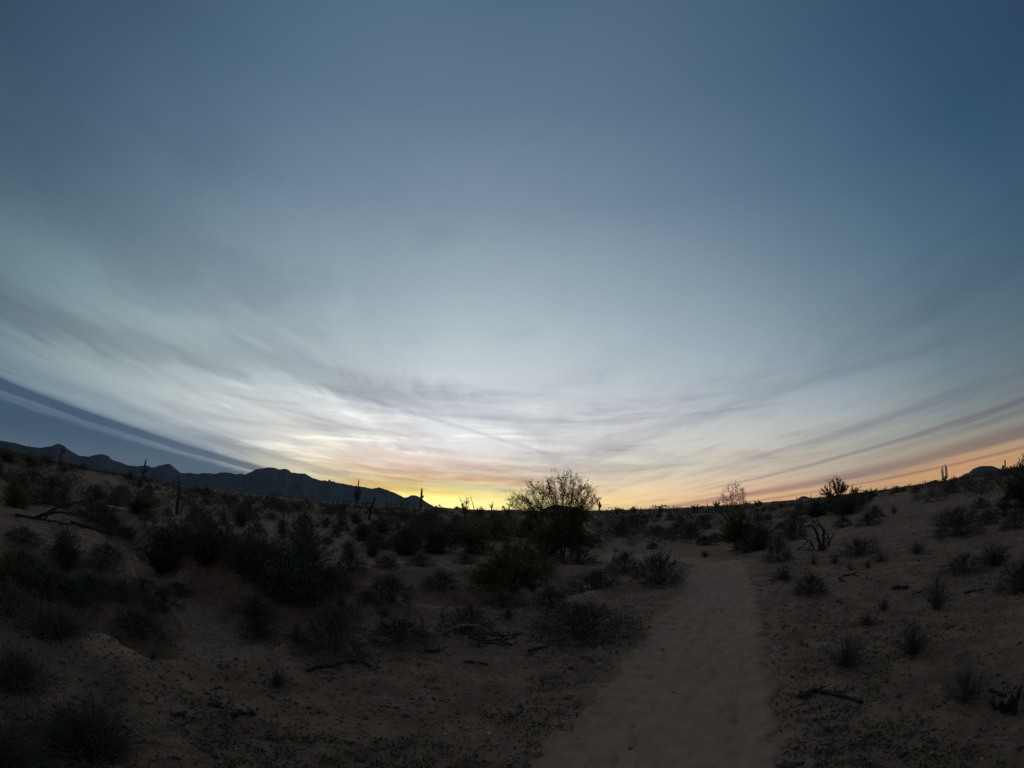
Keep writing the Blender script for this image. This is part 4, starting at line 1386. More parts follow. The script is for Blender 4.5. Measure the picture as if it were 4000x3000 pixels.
limb_tree('palo_verde_tree', 'green tree by the trail end, pale sparse top above the skyline', 'trees standing above the scrub', (x, y, hgt(x, y)),
          [at_depth(px_, py_, D + rgt.normal() * 0.4) for px_, py_ in [(2812, 1945), (2822, 1925), (2838, 1900), (2846, 1930), (2860, 1898), (2872, 1890), (2880, 1930), (2890, 1905), (2898, 1912), (2905, 1925), (2800, 1990), (2940, 1990), (2950, 2040), (2795, 2040)]],
          79, 0.034, M_PVBARK, M_PVLEAF, 0.0036, 28, 0.034, 64, 0.95, 1.25, 6)
x, y, D = at(3272, 2004)
limb_tree('palo_verde_tree', 'broad-crowned dark tree by the pointed hill, seen against the amber strip', 'trees standing above the scrub', (x, y, hgt(x, y)),
          [at_depth(px_, py_, D + rgt.normal() * 0.9) for px_, py_ in [(3208, 1912), (3205, 1930), (3222, 1902), (3240, 1885), (3252, 1880), (3268, 1872), (3280, 1878), (3292, 1885), (3302, 1890), (3314, 1898), (3330, 1905), (3344, 1908), (3352, 1910), (3340, 1925), (3260, 1900), (3230, 1930), (3300, 1915)]],
          80, 0.085, M_PVBARK, M_CRELEAF, 0.009, 40, 0.055, 34, 2.4, 1.1, 3)
x, y, D = at(3995, 2010)
limb_tree('palo_verde_tree', 'shaggy dark tree cut by the view edge on the slope', 'trees standing above the scrub', (x, y, hgt(x, y)),
          [at_depth(px_, py_, D + rgt.normal() * 0.5) for px_, py_ in [(3945, 1838), (3962, 1826), (3975, 1815), (3985, 1800), (3994, 1790), (4010, 1785), (4040, 1790), (4070, 1810), (3950, 1880), (3940, 1930), (4080, 1900)]],
          81, 0.055, M_PVBARK, M_CRELEAF, 0.006, 30, 0.036, 36, 1.0, 1.2, 5)

# saplings on the skyline, small against the glow
for q, (bx, ytop, wpx, lab) in enumerate([
        (1820, 1943, 44, 'pale little tree in the glow beside the bare cane'), (1876, 1974, 36, 'low bush on the skyline right of the bare cane'), (1985, 1972, 60, 'thin twigs on the skyline left of the big tree'),
        (3402, 1908, 66, 'small tree on the skyline behind the broad-crowned one'), (3365, 1912, 46, 'smallest skyline tree tucked against the broad-crowned one'), (2415, 1984, 26, 'far bush on the skyline right of the small saguaro'),
        (2476, 1982, 24, 'second far bush on the skyline past the small saguaro'), (2582, 1976, 28, 'third far bush on the skyline past the small saguaro'), (2725, 1972, 52, 'long far bush on the skyline before the pale-topped tree'),
        (2800, 1958, 34, 'leaning far bush against the pale-topped tree'), (2962, 1957, 34, 'far bush on the skyline past the pale-topped tree'), (3935, 1835, 50, 'bush on the skyline beside the blue hill')]):
    D = 62.0 if bx < 2000 else (48.0 if bx > 3000 else 120.0)
    p = at_depth(bx, ytop, D)
    z0 = hgt(p[0], p[1])
    h = max(0.7, p[2] - z0)
    w = wpx / F_PX * D
    rq = np.random.default_rng(900 + q)
    tips = [np.array((p[0], p[1], z0)) + np.array((rq.uniform(-.5, .5) * w, rq.uniform(-.5, .5) * w, h * rq.uniform(0.62, 1.0))) for _ in range(9)] + [np.array((p[0], p[1], z0 + h))]
    limb_tree('small_tree', lab, 'little trees on the skyline', (p[0], p[1], z0), tips, 910 + q, 0.04 * D / 40, M_PVBARK, M_PVLEAF, 0.011 * D / 60, 9, 0.10 * D / 60, 4, w * 0.4, h * 0.5, 4)

# ------------------------------------------------------------------ saguaros
GS = 'saguaros on the plain'
saguaro(228, 1737, 1832, 7.5, [(3.2, 0.75, 0.1, 4.1)], 'tall leaning saguaro before the pyramid peak, one short arm', GS, 0.24, 0.7, 130)
saguaro(557, 1790, 1882, 7.5, [(2.6, 1.0, 0.0, 4.0), (2.2, -0.95, 0.1, 3.6), (2.4, 0.45, -0.6, 3.2)], 'saguaro with short arms on both sides, before the low notch in the mountains', GS, 0.26, 0.4, 140)
saguaro(1393, 1868, 1988, 9.5, [(2.6, -1.0, 0.2, 7.0), (2.5, -0.55, -0.4, 7.6), (2.6, 0.55, 0.3, 6.6), (2.4, 0.95, -0.2, 6.3), (3.0, 0.2, 0.7, 6.0), (2.4, -0.3, 0.5, 5.6)], 'many-armed candelabra saguaro silhouetted on the mountain slope', GS, 0.22, 0.3, 165)
saguaro(1643, 1903, 2000, 8.0, [(4.3, 0.55, 0.0, 5.0)], 'single stout saguaro column at the mountain end, tiny stub arm', GS, 0.33, 0.15, 150)
saguaro(2341, 1955, 1998, 7.5, [(3.4, -0.95, 0.0, 6.2), (2.4, 0.8, 0.0, 4.0), (2.8, 0.35, 0.4, 5.0)], 'small three-armed saguaro on the skyline beside the big tree', GS, 0.36, 0.0, 230)
saguaro(1920, 1968, 1994, 7.0, [(2.4, -0.9, 0.0, 4.2), (2.2, 0.6, 0.0, 5.2)], 'tiny armed saguaro in the brightest glow', GS, 0.30, 0.0, 260)
saguaro(3693, 1856, 1880, 7.0, [(1.2, -0.65, 0.0, 6.0), (1.0, -1.15, 0.1, 5.0), (1.4, 0.9, 0.1, 5.8), (1.2, 0.4, -0.4, 6.6)], 'cluster-armed saguaro on the skyline before the blue hill', GS, 0.30, 0.0, 190)
saguaro(3919, 1814, 1838, 7.0, [(2.0, 0.9, 0.0, 4.0)], 'saguaro at the far end of the blue hill', GS, 0.32, 0.0, 170)
for bx, yt, lab in [(2763, 1963, 'thin distant saguaro short of the pale-topped tree'), (2913, 1948, 'thin distant saguaro just past the pale-topped tree'), (2931, 1957, 'stubby distant saguaro just past the pale-topped tree'),
                    (3023, 1956, 'faint distant saguaro midway to the pointed hill'), (3112, 1940, 'distant saguaro at the near foot of the pointed hill'), (3168, 1931, 'distant saguaro at the far foot of the pointed hill'),
                    (3511, 1896, 'lone post-like distant saguaro past the broad-crowned tree'), (3633, 1876, 'faint saguaro on the little hill'), (2503, 1981, 'tiny saguaro above the clearing past the bend'),
                    (2368, 1987, 'faint saguaro right of the three-armed one'), (1282, 1942, 'short dark saguaro on the plain under the rock spire'), (1433, 1950, 'short saguaro beside the many-armed one')]:
    e = pix2dir(bx, yt)
    e1 = e[2] / math.hypot(e[0], e[1])
    D = 420.0 if e1 < 0.012 else 300.0
    saguaro(bx, yt, yt + 14, 6.5, [], lab, 'thin distant saguaros along the skyline', 0.24 * D / 300, 0.0, D)

# ------------------------------------------------------------------ dead wood
x, y, D = at(150, 2030)
wood('fallen_tree', 'fallen dead tree with forked limbs lying on the slope', 'dead tree', D,
     [([(60, 2042), (140, 2026), (195, 2000), (235, 1978), (290, 1968), (335, 1958)], 0.062, 0.015), ([(180, 2008), (230, 2002), (275, 2006), (305, 2014)], 0.043, 0.019), ([(275, 2006), (292, 1996), (304, 1984)], 0.019, 0.007),
      ([(60, 2034), (150, 2046), (240, 2056), (290, 2064)], 0.043, 0.025), ([(235, 1978), (262, 1986), (285, 1980)], 0.019, 0.007), ([(195, 2000), (180, 2022), (175, 2040)], 0.031, 0.019)], M_DARKWOOD, 1, None, 0.25, ('trunk', 'limb'), 3)
x, y, D = at(350, 2066)
wood('log', 'straight dead log on the slope past the fallen tree', 'log', D, [([(275, 2038), (345, 2060), (415, 2078)], 0.05, 0.035)], M_DARKWOOD, 2, 'logs and sticks on the ground', 0.1, ('trunk', 'branch'), 2)
x, y, D = at(692, 2012)
wood('snag', 'thin leaning snag above the wash thicket', 'dead tree', D, [([(690, 2012), (692, 1970), (697, 1935), (700, 1905), (698, 1880), (694, 1850)], 0.09, 0.012), ([(702, 2010), (710, 1985), (716, 1968)], 0.03, 0.012), ([(697, 1935), (704, 1915), (708, 1900)], 0.02, 0.008)], M_DARKWOOD, 3, 'upright dead snags', 0.2, ('trunk', 'branch'), 4)
x, y, D = at(1443, 2032)
wood('snag', 'charred forked snag beside the many-armed saguaro', 'dead tree', D, [([(1443, 2032), (1444, 2000), (1452, 1975), (1461, 1955), (1466, 1945)], 0.14, 0.09), ([(1445, 1998), (1436, 1980), (1432, 1962)], 0.05, 0.02), ([(1452, 1975), (1440, 1968)], 0.04, 0.02)], M_DARKWOOD, 4, 'upright dead snags', 0.2, ('trunk', 'branch'), 4)
x, y, D = at(1208, 1990)
wood('snag', 'small dead bush with bare crooked arms on the pale crest', 'dead tree', D, [([(1208, 1990), (1206, 1968), (1200, 1952), (1197, 1942)], 0.07, 0.03), ([(1206, 1970), (1214, 1962), (1222, 1958)], 0.05, 0.02), ([(1204, 1965), (1196, 1960)], 0.04, 0.02)], M_DARKWOOD, 5, 'upright dead snags', 0.2, ('trunk', 'branch'), 6)
wood('ocotillo_cane', 'single bare cane leaning in the brightest glow', 'cane', 60.0, [([(1853, 1992), (1849, 1976), (1843, 1956), (1838, 1940)], 0.055, 0.030)], M_DARKWOOD, 6, None, 0.1, ('cane', 'cane'))
x, y, D = at(3195, 2150)
wood('dead_stump', 'gnarled dead stump tree with twisted arms beside the black dome shrub', 'dead tree', D,
     [([(3205, 2150), (3198, 2110), (3188, 2075), (3172, 2052), (3150, 2058), (3130, 2050)], 0.060, 0.009), ([(3215, 2148), (3218, 2105), (3216, 2065), (3196, 2045), (3188, 2008)], 0.052, 0.009), ([(3180, 2140), (3165, 2115), (3145, 2105), (3118, 2106)], 0.028, 0.009),
      ([(3155, 2112), (3138, 2135), (3118, 2144)], 0.020, 0.014), ([(3170, 2125), (3160, 2140), (3168, 2148)], 0.020, 0.014), ([(3225, 2145), (3238, 2115), (3250, 2095), (3255, 2076)], 0.028, 0.009), ([(3216, 2085), (3222, 2070), (3218, 2060)], 0.020, 0.009),
      ([(3238, 2138), (3242, 2120), (3236, 2100)], 0.024, 0.014), ([(3185, 2146), (3150, 2150), (3110, 2150)], 0.020, 0.009), ([(3225, 2120), (3235, 2090), (3225, 2078)], 0.020, 0.009)], M_DARKWOOD, 7, None, 0.35, ('trunk', 'limb'), 6)
x, y, D = at(2765, 2130)
wood('log_pile', 'heap of dark fallen branches against the pale-topped tree', 'dead branches', D,
     [([(2725, 2128), (2770, 2124), (2810, 2126)], 0.042, 0.021), ([(2722, 2112), (2760, 2100), (2805, 2108)], 0.035, 0.014), ([(2735, 2120), (2750, 2095), (2800, 2096)], 0.035, 0.014), ([(2745, 2128), (2780, 2112), (2800, 2120)], 0.042, 0.021), ([(2750, 2108), (2790, 2102)], 0.035, 0.021)], M_DARKWOOD, 8, None, 0.4, ('branch', 'branch'), 3)
x, y, D = at(1680, 2478)
wood('bleached_branch', 'bleached pale branch with a long curved limb on the bank', 'dead branch', D,
     [([(1640, 2474), (1690, 2478), (1720, 2474), (1755, 2456), (1790, 2442), (1830, 2438), (1862, 2440)], 0.035, 0.014), ([(1640, 2474), (1650, 2455), (1652, 2430), (1646, 2412)], 0.028, 0.014), ([(1705, 2474), (1722, 2450), (1734, 2425), (1730, 2400), (1722, 2375)], 0.05, 0.022),
      ([(1730, 2380), (1745, 2360), (1756, 2346)], 0.018, 0.008), ([(1862, 2440), (1890, 2452), (1910, 2455)], 0.012, 0.006), ([(1640, 2474), (1624, 2470)], 0.016, 0.008)], M_PALEWOOD, 9, None, 0.12, ('trunk', 'limb'), 2)
x, y, D = at(1950, 2500)
wood('brush_heap', 'tangle of dark dead sticks between the bleached limb and the big dome', 'dead branches', D,
     [([(1850, 2510), (1920, 2500), (1990, 2490)], 0.020, 0.008), ([(1870, 2530), (1930, 2515), (2010, 2520)], 0.016, 0.008), ([(1900, 2480), (1960, 2475), (2040, 2458)], 0.016, 0.006), ([(1880, 2525), (1890, 2500), (1880, 2485)], 0.012, 0.006), ([(1940, 2520), (1960, 2495), (1995, 2480)], 0.014, 0.006), ([(1960, 2522), (2010, 2500), (2050, 2495)], 0.012, 0.006), ([(1830, 2490), (1900, 2512)], 0.012, 0.006)], M_DARKWOOD, 10, None, 0.3, ('branch', 'branch'), 6)
GL = 'logs and sticks on the ground'
for seed, (ln, r0, r1, mat, nm, lab, extra) in enumerate([
        ([(1200, 2624), (1235, 2610), (1300, 2606), (1325, 2596), (1360, 2588), (1400, 2582), (1432, 2598), (1446, 2604)], 0.016, 0.010, M_DARKWOOD, 'stick', 'long crooked black stick on the bare near bank', [([(1400, 2582), (1410, 2566)], 0.008, 0.004)]),
        ([(815, 2755), (840, 2761), (872, 2770)], 0.018, 0.014, M_DARKWOOD, 'stick', 'short thick stick on the near bank', []),
        ([(690, 2795), (715, 2797), (728, 2784)], 0.014, 0.008, M_DARKWOOD, 'stick', 'hooked root lying on the near bank', []),
        ([(912, 2806), (940, 2788), (970, 2796), (1000, 2800)], 0.022, 0.010, M_DARKWOOD, 'stick', 'star-shaped piece of dead root on the near bank', [([(940, 2790), (930, 2772)], 0.012, 0.004), ([(965, 2795), (985, 2774)], 0.012, 0.005)]),
        ([(2065, 2546), (2100, 2538), (2138, 2530)], 0.020, 0.016, M_DARKWOOD, 'log', 'small curved log below the big dome shrub', []),
        ([(1810, 2586), (1850, 2590), (1905, 2597)], 0.012, 0.008, M_DARKWOOD, 'stick', 'thin stick in the green patch below the bleached branch', []),
        ([(1660, 2545), (1700, 2550), (1735, 2538)], 0.018, 0.008, M_DARKWOOD, 'stick', 'bent stick right under the bleached branch', []),
        ([(3276, 2262), (3290, 2252), (3330, 2246), (3352, 2236)], 0.020, 0.010, M_DARKWOOD, 'stick', 'forked black branch on the sand below the rusty tufts', [([(3330, 2246), (3360, 2252)], 0.010, 0.005), ([(3290, 2252), (3282, 2268), (3312, 2276)], 0.018, 0.008)]),
        ([(3382, 2262), (3400, 2268), (3440, 2276)], 0.014, 0.006, M_DARKWOOD, 'stick', 'jagged branch with an upright prong on the sand', [([(3398, 2268), (3412, 2250)], 0.010, 0.004), ([(3382, 2262), (3386, 2246)], 0.012, 0.008)]),
        ([(3490, 2300), (3520, 2299), (3546, 2300)], 0.030, 0.026, M_DARKWOOD, 'log', 'stubby straight log on the pebbly flat', []),
        ([(3765, 2320), (3800, 2312), (3840, 2306)], 0.016, 0.010, M_DARKWOOD, 'stick', 'pair of crossed sticks near the view edge', [([(3770, 2314), (3838, 2320)], 0.012, 0.008)]),
        ([(3120, 2728), (3180, 2700), (3230, 2712), (3300, 2730), (3368, 2750)], 0.022, 0.014, M_DARKWOOD, 'log', 'heavy rotten branch with litter near the lower edge', [([(3180, 2700), (3240, 2675)], 0.012, 0.005), ([(3230, 2712), (3310, 2704)], 0.012, 0.005), ([(3150, 2715), (3120, 2700)], 0.010, 0.004)]),
        ([(3590, 2548), (3615, 2545), (3632, 2530)], 0.010, 0.007, M_PALEWOOD, 'stick', 'pale broken twig at the foot of the fan-shaped shrub', []),
        ([(3615, 2300), (3590, 2318), (3560, 2312)], 0.014, 0.006, M_DARKWOOD, 'stick', 'crooked branch beside the tall vase-shaped shrub', []),
        ([(3660, 2112), (3690, 2108)], 0.012, 0.010, M_DARKWOOD, 'stick', 'arched dead stick on the bare slope', []),
        ([(3865, 2700), (3890, 2708), (3925, 2724)], 0.016, 0.012, M_DARKWOOD, 'log', 'dark stick behind the loose shrub nearest the corner', [])]):
    mid_ = ln[len(ln) // 2]
    x, y, D = at(*mid_)
    sx_ = 1.0
    # lies on the ground: every point of it is where its pixel meets the ground
    rgw = np.random.default_rng(300 + seed)
    root = empty(nm, (x, y, hgt(x, y)))
    tag(root, lab, nm if nm == 'stick' else 'log', GL)
    for q, (L2, a_, b_) in enumerate([(ln, r0, r1)] + extra):
        if q == 0 or L2[0][1] - L2[-1][1] < 12:
            P = np.array([at(*p_)[:2] + (0,) for p_ in L2], float)
            P[:, 2] = height(P[:, 0], P[:, 1])
            P[:, 2] += a_ * 0.6
        else:
            _, _, D2 = at(*L2[0])
            P = np.array([at_depth(p_[0], p_[1], D2) for p_ in L2])
        tt = np.linspace(0, len(P) - 1, max(8, len(P) * 3))
        Pi = np.stack([np.interp(tt, np.arange(len(P)), P[:, c_]) for c_ in range(3)], -1)
        Pi += rgw.normal(size=Pi.shape) * a_ * 0.25
        S = Soup()
        S.tube(Pi - np.array(root.location), np.linspace(a_, b_, len(tt)) * (1 + rgw.normal(size=len(tt)) * 0.12), 7)
        link('branch' if q else 'shaft', S.mesh('wood', True), mat, root)

x, y, D = at(2405, 2210)
wood('dead_weed', 'dry weed with a tufted head on a bare stalk beyond the long low shrub', 'weed', D, [([(2392, 2205), (2396, 2180), (2403, 2155)], 0.016, 0.010)], M_DARKWOOD, 15, None, 0.05, ('stalk', 'stalk'))
hd = bpy.data.objects['dead_weed']
S = Soup()
rq = np.random.default_rng(6)
top = at_depth(2405, 2150, D) - np.array(hd.location)
for k in range(60):
    d = rq.normal(size=3) * np.array((1, 1, 0.7)) + np.array((0, 0, 0.4))
    d /= np.linalg.norm(d)
    S.tube(top + d * np.linspace(0, rq.uniform(0.06, 0.17), 3)[:, None], np.array((0.004, 0.003, 0.001)), 3)
link('head', S.mesh('head'), M_TWIG, hd)['kind'] = 'stuff'

# spiky hedgehog cactus near the lower corner: a clump of short fluted fingers
x, y, D = at(3955, 2770)
hc = empty('hedgehog_cactus', (x, y, hgt(x, y) - 0.02))
tag(hc, 'clump of short spiky cactus fingers near the lower corner', 'cactus')
rq = np.random.default_rng(8)
for k in range(14):
    a = rq.uniform(0, 6.28)
    o_ = np.array((math.cos(a), math.sin(a), 0)) * rq.uniform(0.0, 0.10)
    h_ = rq.uniform(0.09, 0.17)
    P = o_ + np.stack([o_[0] * np.linspace(0, 0.8, 8), o_[1] * np.linspace(0, 0.8, 8), np.linspace(0, h_ * 0.7, 8)], -1)
    link('finger', ribbed(P, col_rad(8, 0.018), 8), M_DARKSKIN, hc)

# ------------------------------------------------------------------ stones
for bx, by, wp, mat, lab, fl in [
        (2343, 2600, 28, M_STONE, 'bright white quartz rock at the trail edge', 1.0), (2146, 2606, 30, M_STONE, 'flat yellowish stone left of the white quartz', 0.6), (832, 2492, 22, M_STONE, 'white flat stone beside the wash bed', 0.5),
        (1822, 2846, 22, M_STONE, 'pale chunk on the near bank by the green patch', 0.9), (1742, 2868, 30, M_STONE, 'thin pale flake below the near bank chunk', 0.35), (3217, 2256, 20, M_STONE, 'pale rock right of the trail above the pebbly flat', 0.8),
        (3050, 2533, 20, M_STONE, 'pale rock on the trail side', 0.6), (3436, 2426, 22, M_STONE, 'pale rock behind the grey boulder', 0.7), (3378, 2470, 46, M_GREYSTONE, 'grey angular boulder, biggest stone on the pebbly flat', 0.9),
        (3377, 2512, 18, M_STONE, 'small pale stone below the grey boulder', 0.7), (3322, 2786, 26, M_STONE, 'white flake near the rotten branch', 0.4), (3835, 2965, 16, M_STONE, 'pale pebble close to the lower edge', 0.9),
        (3145, 2996, 36, M_GREYSTONE, 'pale stone cut by the bottom edge beside the trail', 0.5), (3075, 2992, 80, M_DARKSTONE, 'half-buried brown rock at the bottom edge beside the trail', 0.35), (3808, 2566, 26, M_GREYSTONE, 'grey stone alone near the view edge', 0.6),
        (512, 2018, 14, M_STONE, 'tiny white stone on the slope by the olive bush', 0.8), (3086, 2190, 16, M_STONE, 'pale stone under the shrub at the trail end', 0.7), (3594, 2222, 12, M_STONE, 'white pebble on the bare slope', 0.8),
        (1912, 2868, 26, M_STONE, 'curved pale flake beside the chunk by the green patch', 0.3), (492, 2592, 14, M_STONE, 'pale pebble on the lip of the wash', 0.6), (3612, 2160, 20, M_STONE, 'pale stones at the foot of the twiggy shrub on the slope', 0.5),
        (2680, 2560, 16, M_GREYSTONE, 'reddish stone lying on the trail', 0.6)]:
    rock(bx, by, wp, mat, lab, 'stones on the sand', RG, fl)
for bx, by, wp in [(3131, 2222, 16), (3148, 2222, 16), (3278, 2223, 18), (3264, 2224, 12), (3060, 2250, 10), (3070, 2218, 16), (3092, 2214, 10), (2968, 2250, 10), (3512, 2720, 36), (3415, 2738, 20), (3450, 2712, 14), (3500, 2685, 12),
                   (3095, 2645, 26), (3150, 2846, 26), (3320, 2980, 30), (3390, 2880, 18), (3275, 2352, 28), (3320, 2342, 14), (3180, 2452, 26), (3250, 2470, 20), (3420, 2550, 30), (3695, 2408, 24), (3700, 2455, 26), (3718, 2448, 22),
                   (3000, 2380, 12), (660, 2622, 14), (712, 2628, 22), (832, 2652, 18), (740, 2636, 18), (1430, 2806, 22), (1688, 2690, 24), (1710, 2688, 18), (1915, 2664, 20), (1945, 2770, 26), (1290, 2900, 28), (1650, 2812, 24), (1310, 3000 - 30, 24), (1380, 2940, 18),
                   (2200, 2790, 22), (2215, 2730, 22), (2625, 2712, 30), (2745, 2870, 30), (2090, 2925, 22), (3610, 2900, 24), (3780, 2930, 22), (3900, 2640, 22), (3878, 2535, 16), (3560, 2190, 14), (3590, 2190, 18), (3830, 2262, 30), (3850, 2282, 22)]:
    CLODS.append(rock(bx, by, wp, M_DARKSTONE, 'dark clod lying loose on the sand', 'dark clods scattered over the sand', RG, 0.7))

# ------------------------------------------------------------------ scrub that thickens with distance: individuals first, the rest as one mass
rs = np.random.default_rng(2024)


def candidates(n, r0, r1, p, spread):
    r = r0 * (r1 / r0) ** (rs.uniform(size=n) ** p)
    a = rs.uniform(-spread, spread, n)
    x, y = r * np.sin(np.radians(a)), r * np.cos(np.radians(a))
    return x, y, r, a, height(x, y), trail_info(x, y)[0]


nind = 0
X_, Y_, R_, A_, Z_, D_ = candidates(6000, 13.0, 75.0, 0.85, 66)
N_ = vnoise(X_ / 7.0, Y_ / 7.0, 55)
for x, y, r, a, z, d, nz in zip(X_, Y_, R_, A_, Z_, D_, N_):
    if nind >= 190:
        break
    if (8 < a < 24 and r < 25) or (a >= 24 and r < (33 if a > 34 else 24)) or (a < -14 and r < 17) or (-14 <= a <= 8 and r < 15):
        continue
    if d < 1.4 or (nz < -0.12 and r < 55):
        continue
    w = rs.uniform(0.6, 1.35) * (1 + 0.25 * (r > 40))
    kind = rs.choice(['bursage', 'bursage', 'bursage', 'creosote'])
    h = w * (rs.uniform(0.45, 0.7) if kind == 'bursage' else rs.uniform(0.8, 1.15))
    if (z + h - CAM_H) / r > (0.004 if a > 20 else 0.012):
        continue
    if any((x - q[0]) ** 2 + (y - q[1]) ** 2 < (0.62 * (w * 0.5 + q[2])) ** 2 for q in PLACED):
        continue
    shrub(kind, x, y, w, h, 'dark shrub', 'dark shrubs thickening towards the skyline', rs)
    SHRUBS[-1][2]['scatter'] = 1
    nind += 1

# name each of them by its row and its place between two landmarks on the skyline
LM = [(0, 'view edge by the peaks'), (228, 'leaning saguaro'), (557, 'armed saguaro'), (692, 'thin snag'), (1208, 'dead bush on the crest'), (1393, 'many-armed saguaro'), (1643, 'single-column saguaro'), (1920, 'tiny armed saguaro'),
      (2200, 'big lacy tree'), (2341, 'three-armed saguaro'), (2763, 'thin distant saguaro'), (2880, 'pale-topped tree'), (3190, 'dead stump'), (3272, 'broad-crowned tree'), (3511, 'lone post-like saguaro'), (3693, 'cluster-armed saguaro'), (3919, 'blue hill'), (4400, 'view edge past the blue hill')]
LA = [math.degrees(math.atan2(*pix2dir(p_, 1950)[:2])) for p_, _ in LM]
ORD = 'first second third fourth fifth sixth seventh eighth ninth tenth eleventh twelfth thirteenth fourteenth fifteenth sixteenth seventeenth eighteenth nineteenth twentieth'.split()
cells = {}
for x, y, t in SHRUBS:
    a, r = math.degrees(math.atan2(x, y)), math.hypot(x, y)
    k = max(0, min(len(LM) - 2, sum(1 for v in LA if v <= a) - 1))
    row = 'near-row' if r < 26 else ('middle-row' if r < 42 else 'far-row')
    cells.setdefault((k, row), []).append((a, t))
for (k, row), lst in cells.items():
    for q, (a, t) in enumerate(sorted(lst, key=lambda v: v[0])):
        if t.get('scatter'):
            del t['scatter']
            t['label'] = '%s dark shrub, %s from the %s towards the %s' % (row, ORD[min(q, 19)], LM[k][1], LM[k + 1][1])
CL = [((2343, 2600), 'white quartz rock'), ((3378, 2470), 'grey angular boulder'), ((3240, 2712), 'heavy rotten branch'), ((3560, 2566), 'crisp fan-shaped shrub'), ((3657, 2388), 'tall vase-shaped shrub'), ((1822, 2846), 'pale chunk on the near bank'),
      ((1080, 2690), 'dark twiggy shrub on the bare bank'), ((960, 2795), 'star-shaped root'), ((3320, 2245), 'forked black branch'), ((3580, 2165), 'thin twiggy shrub on the slope'), ((2100, 2538), 'small curved log'), ((3765, 2752), 'loose shrub nearest the corner'), ((3060, 2268), 'low tuft at the trail edge'), ((1320, 2600), 'crooked black stick')]
CP = [at(*p_)[:2] for p_, _ in CL]
for o in CLODS:
    ds = [math.hypot(o.location.x - p_[0], o.location.y - p_[1]) for p_ in CP]
    k = int(np.argmin(ds))
    rank = sum(1 for o2 in CLODS if math.hypot(o2.location.x - CP[k][0], o2.location.y - CP[k][1]) < ds[k] - 1e-6)
    o['label'] = 'dark clod lying %s to the %s' % ('closest' if rank == 0 else ORD[min(rank, 19)] + ' closest', CL[k][1])

S = Soup()
ns = 0
X_, Y_, R_, A_, Z_, D_ = candidates(16000, 24.0, 650.0, 0.95, 80)
N_ = vnoise(X_ / 9.0, Y_ / 9.0, 56)
PL = np.array(PLACED)
for x, y, r, a, z, d, nz in zip(X_, Y_, R_, A_, Z_, D_, N_):
    if (r < 46 and nz < 0.02) or d < 1.6 or (8 < a < 26 and r < 27):
        continue
    if r < 70 and np.any((x - PL[:, 0]) ** 2 + (y - PL[:, 1]) ** 2 < (0.8 * PL[:, 2]) ** 2):
        continue
    tall = rs.uniform() < 0.10
    w = rs.uniform(0.7, 1.6) * (2.0 if tall else 1.0)
    h = w * rs.uniform(0.45, 0.75) * (1.2 if tall else 1.0)
    if (z + h - CAM_H) / r > (0.007 if (a > 30 or a < -30) else 0.016):
        continue
    m = 120 if r < 60 else (44 if r < 150 else 20)
    u = rs.normal(size=(m, 3))
    u /= np.linalg.norm(u, axis=1)[:, None]
    u[:, 2] = np.abs(u[:, 2])
    C = u * (rs.uniform(0.15, 1.0, (m, 1)) ** 0.4) * np.array((w / 2, w / 2, h)) * 0.95
    S.leaves(C + np.array((x, y, z)), w * (0.082 if m > 100 else (0.15 if m > 40 else 0.24)), rs, 0.5, 0.5)
    ns += 1
    if ns > 5600:
        break
sc_ = link('desert_scrub', S.mesh('desert_scrub'), M_BURLEAF)
tag(sc_, 'continuous low dark scrub covering the far plain', 'scrub', None, 'stuff')

# ------------------------------------------------------------------ grit, litter and small green annuals on the near ground
def ground_pts(n, rmin, rmax, rg, amin=-75, amax=75, keep=None):
    r = rmin * (rmax / rmin) ** rg.uniform(size=n)
    a = np.radians(rg.uniform(amin, amax, n))
    x, y = r * np.sin(a), r * np.cos(a)
    k = np.ones(n, bool) if keep is None else keep(x, y, r)
    x, y, r = x[k], y[k], r[k]
    return x, y, height(x, y), r


rg = np.random.default_rng(99)
V0 = np.array([(1, 0, 0), (-1, 0, 0), (0, 1, 0), (0, -1, 0), (0, 0, 1), (0, 0, -1)], float)
T0 = np.array([(0, 2, 4), (2, 1, 4), (1, 3, 4), (3, 0, 4), (2, 0, 5), (1, 2, 5), (3, 1, 5), (0, 3, 5)])


def offtrail(x, y, r):
    d, _ = trail_info(x, y)
    return (d > 0.62 + 0.25 * rg.normal(size=len(x))) | (rg.uniform(size=len(x)) < 0.03)


x, y, z, r = ground_pts(30000, 1.6, 18.0, rg, keep=offtrail)
n = len(x)
sz = (0.0045 + 0.015 * rg.uniform(size=n) ** 3.5) * (0.8 + 0.06 * r)
Vj = V0[None] * rg.uniform(0.6, 1.25, (n, 6, 3)) * sz[:, None, None]
th = rg.uniform(0, 6.28, n)
c_, s_ = np.cos(th)[:, None], np.sin(th)[:, None]
Vr = np.stack([Vj[..., 0] * c_ - Vj[..., 1] * s_, Vj[..., 0] * s_ + Vj[..., 1] * c_, Vj[..., 2] * 0.75], -1) + np.stack([x, y, z + sz * 0.2], -1)[:, None]
me = mesh_from('gravel', Vr.reshape(-1, 3), None, (T0[None] + (np.arange(n) * 6)[:, None, None]).reshape(-1, 3))
tag(link('gravel', me, M_GRAVEL), 'loose granite grit strewn over the near ground', 'gravel', None, 'stuff')


